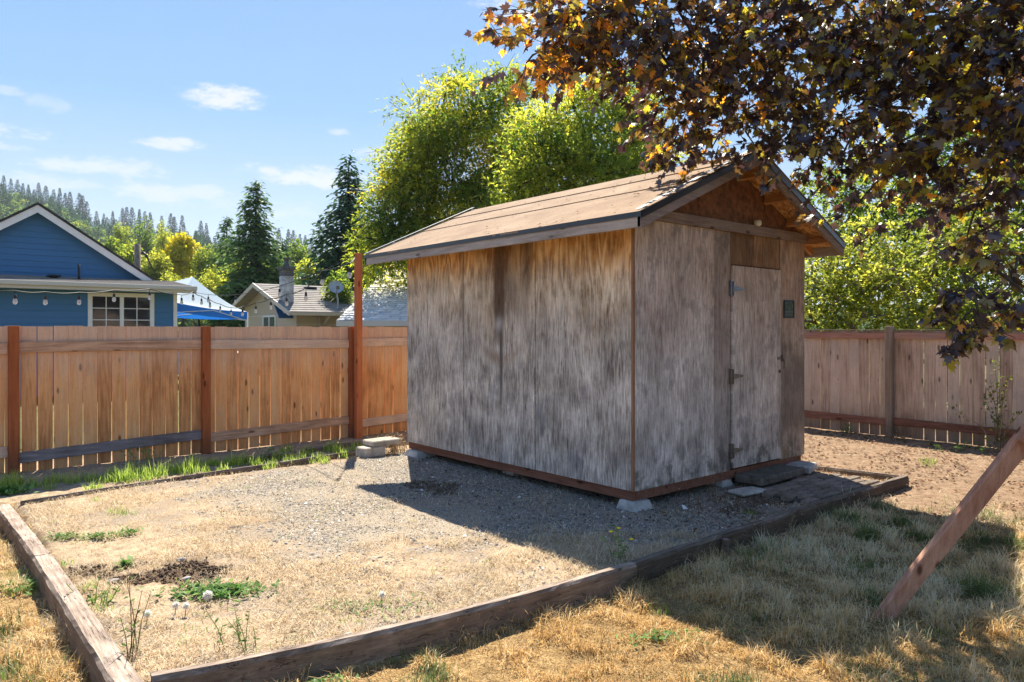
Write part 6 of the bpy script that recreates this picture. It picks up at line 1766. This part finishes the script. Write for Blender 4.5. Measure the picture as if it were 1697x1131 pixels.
weed('tall_weed', 'tall thin green weed stalks inside the front timber near the left corner', 215, 1095, .0, 6, .36, M['weed'], r6, .028, .10, None, 6, dry=M['dryweed'])
weed('tall_weed', 'green seed-headed weed standing near the front timber, middle left', 400, 1062, .0, 9, .17, M['weed'], r6, .026, .16, None, 9, lean=.8)
weed('tall_weed', 'sparse weed beside the left timber near the dug soil', 165, 1000, .0, 8, .15, M['weed'], r6, .03, .12, None, 8, lean=.9)
weed('dry_weed', 'dry brown stalks tangled at the shed foot right of the corner pier', 1150, 842, .0, 10, .26, M['dryweed'], r6, .02, .35, None, 5, lean=1.3)
weed('dry_weed', 'fallen pale dry stalks in the shaded strip before the dark timber', 1275, 868, .0, 9, .20, M['dryweed'], r6, .02, .45, None, 4, lean=2.2)
weed('dry_weed', 'orange-brown dried plant beside the pale blocks at the far shed corner', 655, 748, .0, 60, .26, M['dryweed'], r6, .022, .30, None, 16, cat='weed', lean=.7)
weed('dry_weed', 'thin dry stalk plant at the shed wall near the flat stone', 1178, 826, .0, 6, .30, M['dryweed'], r6, .018, .1, None, 7, lean=.6)
weed('green_weed', 'small bright weed at the foot of the right fence left of the grey post', 1402, 722, .0, 8, .16, M['weed'], r6, .05, .10, None, 7)
weed('dry_weed', 'pale dry tuft at the foot of the grey fence post', 1497, 735, .0, 26, .13, M['dryweed'], r6, .03, .16, None, 5, lean=1.0)
weed('green_weed', 'low green weeds under the sapling at the right fence', 1600, 752, .0, 22, .12, M['weed'], r6, .04, .5, None, 6, lean=1.0)
weed('leafy_weed', 'weed clump climbing the lower rail of the left fence', 235, 775, -.0, 14, .30, M['weed'], r6, .035, .25, None, 9, lean=.7)
weed('leafy_weed', 'dark leafy weed between grass tufts near the third fence post', 450, 762, -.0, 14, .20, M['weed'], r6, .035, .25, None, 8, lean=.8)
# broad patch of green leaves in the bed
def rosette(label, px, py, n, ext, mat, rng, size=.05, group=None):
    g0 = ground_at(px, py, 0); zz = gz(g0.x, g0.y)
    root = thing('leafy_weed', label, 'weed', (g0.x, g0.y, zz), group)
    rv = np.array([CY, -SY]); fv = np.array([SY, CY])
    q = rng.normal(0, .5, (n, 2)); xy = np.array([g0.x, g0.y]) + q[:, :1] * ext[0] * rv + q[:, 1:] * ext[1] * fv
    P = np.stack([xy[:, 0], xy[:, 1], height(xy[:, 0], xy[:, 1]) + rng.uniform(.0, .03, n)], -1)
    a = rng.uniform(0, 2 * PI, n); D = np.stack([np.cos(a), np.sin(a), rng.uniform(.0, .8, n)], -1)
    V, F, Hh = leaf_cards(P, D, rng.uniform(.5, 1.2, n) * size, .42, rng, np.clip(rng.normal(.5, .25, n), 0, 1), normal_up=1.2)
    c = npmesh('leaves', V, F, mat, root, {'hue': Hh, 'tip': np.zeros(len(Hh))}); c['kind'] = 'stuff'
    return root
rosette('wide green dandelion patch in the bed in front of the dug soil', 362, 983, 650, (.26, .13), M['weed'], r6, .05)
rosette('small green weed patch in the straw, left of the dug soil and higher', 110, 893, 130, (.16, .06), M['weed'], r6, .04)
rosette('small green weed patch beside the left timber, far half', 163, 894, 120, (.12, .05), M['weed'], r6, .04)
rosette('green weed patch right of the others above the dug soil', 210, 887, 90, (.10, .05), M['weed'], r6, .04)
rosette('green weeds outside the left timber at the picture edge', 35, 952, 200, (.20, .16), M['weed'], r6, .045)
rosette('few green leaves growing out of the dug soil', 208, 940, 50, (.03, .06), M['weed'], r6, .06)
rosette('low weeds in the pale straw near the front timber', 610, 1010, 160, (.35, .12), M['weed'], r6, .03)
rosette('green leaves in the lawn in the sunlit lower middle', 1100, 1030, 150, (.22, .09), M['weed'], r6, .04)
rosette('green leaves in the lawn below the front timber', 540, 1108, 120, (.12, .08), M['weed'], r6, .04)
rosette('bright leafy weed at the left picture edge below the first fence post', 12, 815, 170, (.16, .10), M['weed'], r6, .08)
# dandelion clocks and the yellow flower
for px, py, lb in ((343, 987, 'large white dandelion clock over the green patch'), (243, 1020, 'dandelion clock near the tall weed, left one'), (290, 1005, 'dandelion clock near the tall weed, upper one'), (307, 1006, 'dandelion clock beside the upper one'), (632, 985, 'small dandelion clock in the straw near the front timber')):
    g0 = ground_at(px, py + 14, 0); root = thing('dandelion', lb, 'dandelion', (g0.x, g0.y, gz(g0.x, g0.y)), 'dandelion clocks in the bed')
    h = .055; c0 = Vector((g0.x, g0.y, gz(g0.x, g0.y)))
    MB().tube([c0, c0 + Vector((.004, 0, h))], [.0022, .0018], 5).build('stalk', M['weed'], root)
    P = r6.normal(0, 1, (150, 3)); P /= np.linalg.norm(P, axis=1, keepdims=True)
    V, F, Hh = leaf_cards(np.array(c0 + Vector((.004, 0, h))) + P * .004, P, .028 if 'large' in lb else .019, .35, r6, np.zeros(150))
    npmesh('fluff', V, F, M['puff'], root)
g0 = ground_at(1554, 1014, -.1); root = thing('yellow_flower', 'single yellow flower in the shaded grass right of the leaning timber', 'flower', (g0.x, g0.y, gz(g0.x, g0.y)))
c0 = Vector((g0.x, g0.y, gz(g0.x, g0.y)))
MB().tube([c0, c0 + Vector((0, 0, .05))], .002, 5).build('stalk', M['weed'], root)
a_ = np.linspace(0, 2 * PI, 26, endpoint=False); Dd = np.stack([np.cos(a_), np.sin(a_), np.full(26, .25)], -1)
V, F, Hh = leaf_cards(np.repeat([np.array(c0) + [0, 0, .05]], 26, 0), Dd, .017, .45, r6, np.zeros(26)); npmesh('petals', V, F, M['yellow'], root)
g0 = ground_at(1136, 846, 0)
o = MB().add([(g0.x - .03, g0.y, .012), (g0.x + .02, g0.y - .01, .010), (g0.x + .035, g0.y + .03, .03), (g0.x - .01, g0.y + .035, .045)], [(0, 1, 2, 3)]).build('paper_scrap', M['white'], None, loc=(g0.x, g0.y, .012)); tag(o, 'crumpled white scrap on the gravel right of the corner pier', 'scrap')
# stones in the bed
for i, (px, py, s, lb) in enumerate(((187, 957, .055, 'rounded pale stone at the left side of the dug soil'), (300, 926, .05, 'pale stone at the upper right of the dug soil'), (577, 1046, .03, 'small stone in the straw near the front timber'), (474, 899, .022, 'small white pebble on the gravel edge'), (308, 952, .045, 'flat whitish stone at the right edge of the dug soil'))):
    g0 = ground_at(px, py, 0.02); z0 = gz(g0.x, g0.y)
    bm = bmesh.new(); bmesh.ops.create_icosphere(bm, subdivisions=3, radius=1)
    rs = np.random.default_rng(i); s *= .6
    ph = rs.uniform(0, 6, 3)
    for v in bm.verts:
        k_ = 1 + .10 * math.sin(v.co.x * 2.3 + ph[0]) + .08 * math.sin(v.co.y * 3.1 + ph[1]) + .05 * math.sin(v.co.z * 4 + ph[2])
        v.co = Vector((v.co.x * s * k_ * 1.1, v.co.y * s * k_ * .8, v.co.z * s * k_ * .5))
    me = bpy.data.meshes.new('stone'); bm.to_mesh(me); bm.free(); me.polygons.foreach_set('use_smooth', [True] * len(me.polygons))
    o = link('stone', me, M['stone'], None, (g0.x, g0.y, z0 + s * .25)); o.rotation_euler = (0, 0, rs.uniform(0, 3)); tag(o, lb, 'stone', 'stones in the bed')
# clods of dug soil
n = 3400
x = r6.uniform(.6, 6.9, n * 30); y = r6.uniform(3.1, 7.2, n * 30); k = r6.random(n * 30) < dug_mask(x, y) ** 1.5; x, y = x[k][:int(n * 1.3)], y[k][:int(n * 1.3)]
n = len(x); r_ = r6.uniform(.004, .015, n) * (1 - .4 * (x > 3))
V = []
jit = r6.uniform(.5, 1.3, (n, 6, 1)) * np.array([(1, 0, 0), (0, 1, 0), (-1, 0, 0), (0, -1, 0), (0, 0, 1), (.3, .2, -1)], float)[None] * r_[:, None, None]
V = (jit + np.stack([x, y, height(x, y) + r_ * .3], -1)[:, None]).reshape(-1, 3)
b = (np.arange(n) * 6)[:, None]
F = np.concatenate([b + np.array(q) for q in ((0, 1, 4), (1, 2, 4), (2, 3, 4), (3, 0, 4), (1, 0, 5), (2, 1, 5), (3, 2, 5), (0, 3, 5))], 0)
o = npmesh('soil_clods', V, F, M['clod'], None); tag(o, 'dark clods of dug soil and duff in the bed', 'soil', kind='stuff')
# fallen leaves and bits
x, y = sample(60000, 4.4, 11.0, -.5, 9.0, lambda x, y: soil_mask(x, y) * .30 * (vnoise(x, y, 2.2, 70) > .45) + .12 * inbed(x, y) * sstep(x, 4.4, 5.2) * sstep(y, 4.3, 3.9) + .02, r6)
k = ~((x > CX) & (x < X1) & (y > CYY) & (y < Y1)); x, y = x[k], y[k]
a = r6.uniform(0, 2 * PI, len(x)); D = np.stack([np.cos(a), np.sin(a), r6.uniform(-.1, .35, len(x))], -1)
V, F, Hh = leaf_cards(np.stack([x, y, height(x, y) + .006], -1), D, r6.uniform(.018, .05, len(x)), .7, r6, np.clip(r6.normal(.4, .25, len(x)), 0, 1), normal_up=1.2)
o = npmesh('fallen_leaves', V, F, M['litter'], None, {'hue': Hh, 'tip': np.zeros(len(Hh))}); tag(o, 'brown fallen leaves over the bare soil by the shed', 'leaves', kind='stuff')
print('litter', len(x))
# leaves and bits blown onto the roof
n = 170
yy_ = r6.uniform(FY + .05, BYY - .1, n) ; dd_ = half * r6.random(n) ** 1.2; k = r6.random(n) < np.where(yy_ < FY + 1.8, 1, .35); yy_, dd_ = yy_[k], dd_[k]
a = r6.uniform(0, 2 * PI, len(yy_)); D = np.stack([np.cos(a), np.sin(a), KS * np.cos(a)], -1)
V, F, Hh = leaf_cards(np.stack([XR - dd_, yy_, ZR - KS * dd_ + .024], -1), D, r6.uniform(.015, .045, len(yy_)), .7, r6, np.clip(r6.normal(.35, .25, len(yy_)), 0, 1), normal_up=1.4)
o = npmesh('roof_leaves', V, F, M['litter'], None, {'hue': Hh, 'tip': np.zeros(len(Hh))}); tag(o, 'small dead leaves fallen on the shed roof', 'leaves', kind='stuff')
# thin dry grass and straw on the bare soil
x, y = sample(60000, 5.0, 11.0, -.5, 9.3, lambda x, y: soil_mask(x, y) * .32 * sstep(vnoise(x, y, 2.7, 71), .42, .65) * dist_keep(x, y), r6)
k = ~((x > CX) & (x < X1) & (y > CYY) & (y < Y1)); x, y = x[k], y[k]
V, F, A = blades(np.stack([x, y, height(x, y)], -1), r6.uniform(.03, .09, len(x)), .004, r6.uniform(.9, 1.6, len(x)), np.clip(r6.normal(.4, .28, len(x)), 0, 1), r6, curl=.2)
o = npmesh('dry_grass', V, F, M['straw'], None, A); tag(o, 'thin dry grass scattered on the bare soil of the right yard', 'grass', kind='stuff')
# sapling against the right fence
g0 = on_x(1655, 720, 10.42); g0.z = -.02; root = thing('sapling', 'thin green leafy sapling growing up against the right fence', 'plant', tuple(g0))
st = MB(); P, D = [], []
for i, (dx_, dy_, h) in enumerate(((.02, .05, 1.25), (-.05, -.12, 1.05), (.05, .18, .75), (-.1, .55, .62), (.0, -.25, .6), (.03, .10, .95))):
    e = g0 + Vector((dx_, dy_, h)); mid = g0.lerp(e, .5) + Vector((0, dy_ * -.2, h * .08))
    st.tube([g0, mid, e], [.007, .005, .002], 5, False)
    for k in range(int(60 * h)):
        t = r6.uniform(.15, 1); p = g0.lerp(mid, t * 2) if t < .5 else mid.lerp(e, t * 2 - 1)
        P.append(tuple(p + Vector(r6.normal(0, .025, 3)))); D.append(tuple(r6.normal(0, 1, 3)))
st.build('stem', M['bark_pale'], root)
V, F, Hh = leaf_cards(np.array(P), np.array(D), r6.uniform(.03, .06, len(P)), .5, r6, r6.uniform(.1, .7, len(P)))
c = npmesh('leaves', V, F, M['shrubleaf'], root, {'hue': Hh}); c['kind'] = 'stuff'

# ---------------------------------------------------------------- the air
hz = MB(); E_ = 0
xs_all = max(abs(xs[0]), abs(xs[-1]), abs(ys[0]), abs(ys[-1]), 3700) + 20
hz.box(-xs_all, xs_all, -xs_all, xs_all, -12, 175)
m, g = material('thin_summer_haze')
pv = g.new('ShaderNodeVolumePrincipled'); pv.inputs['Color'].default_value = (.80, .90, 1.0, 1); pv.inputs['Density'].default_value = .00017; pv.inputs['Anisotropy'].default_value = .25
oo = g.new('ShaderNodeOutputMaterial'); g.ln(pv.outputs[0], oo.inputs['Volume'])
o = hz.build('haze', m); o['kind'] = 'stuff'; o['label'] = 'thin pale haze in the air over the valley'
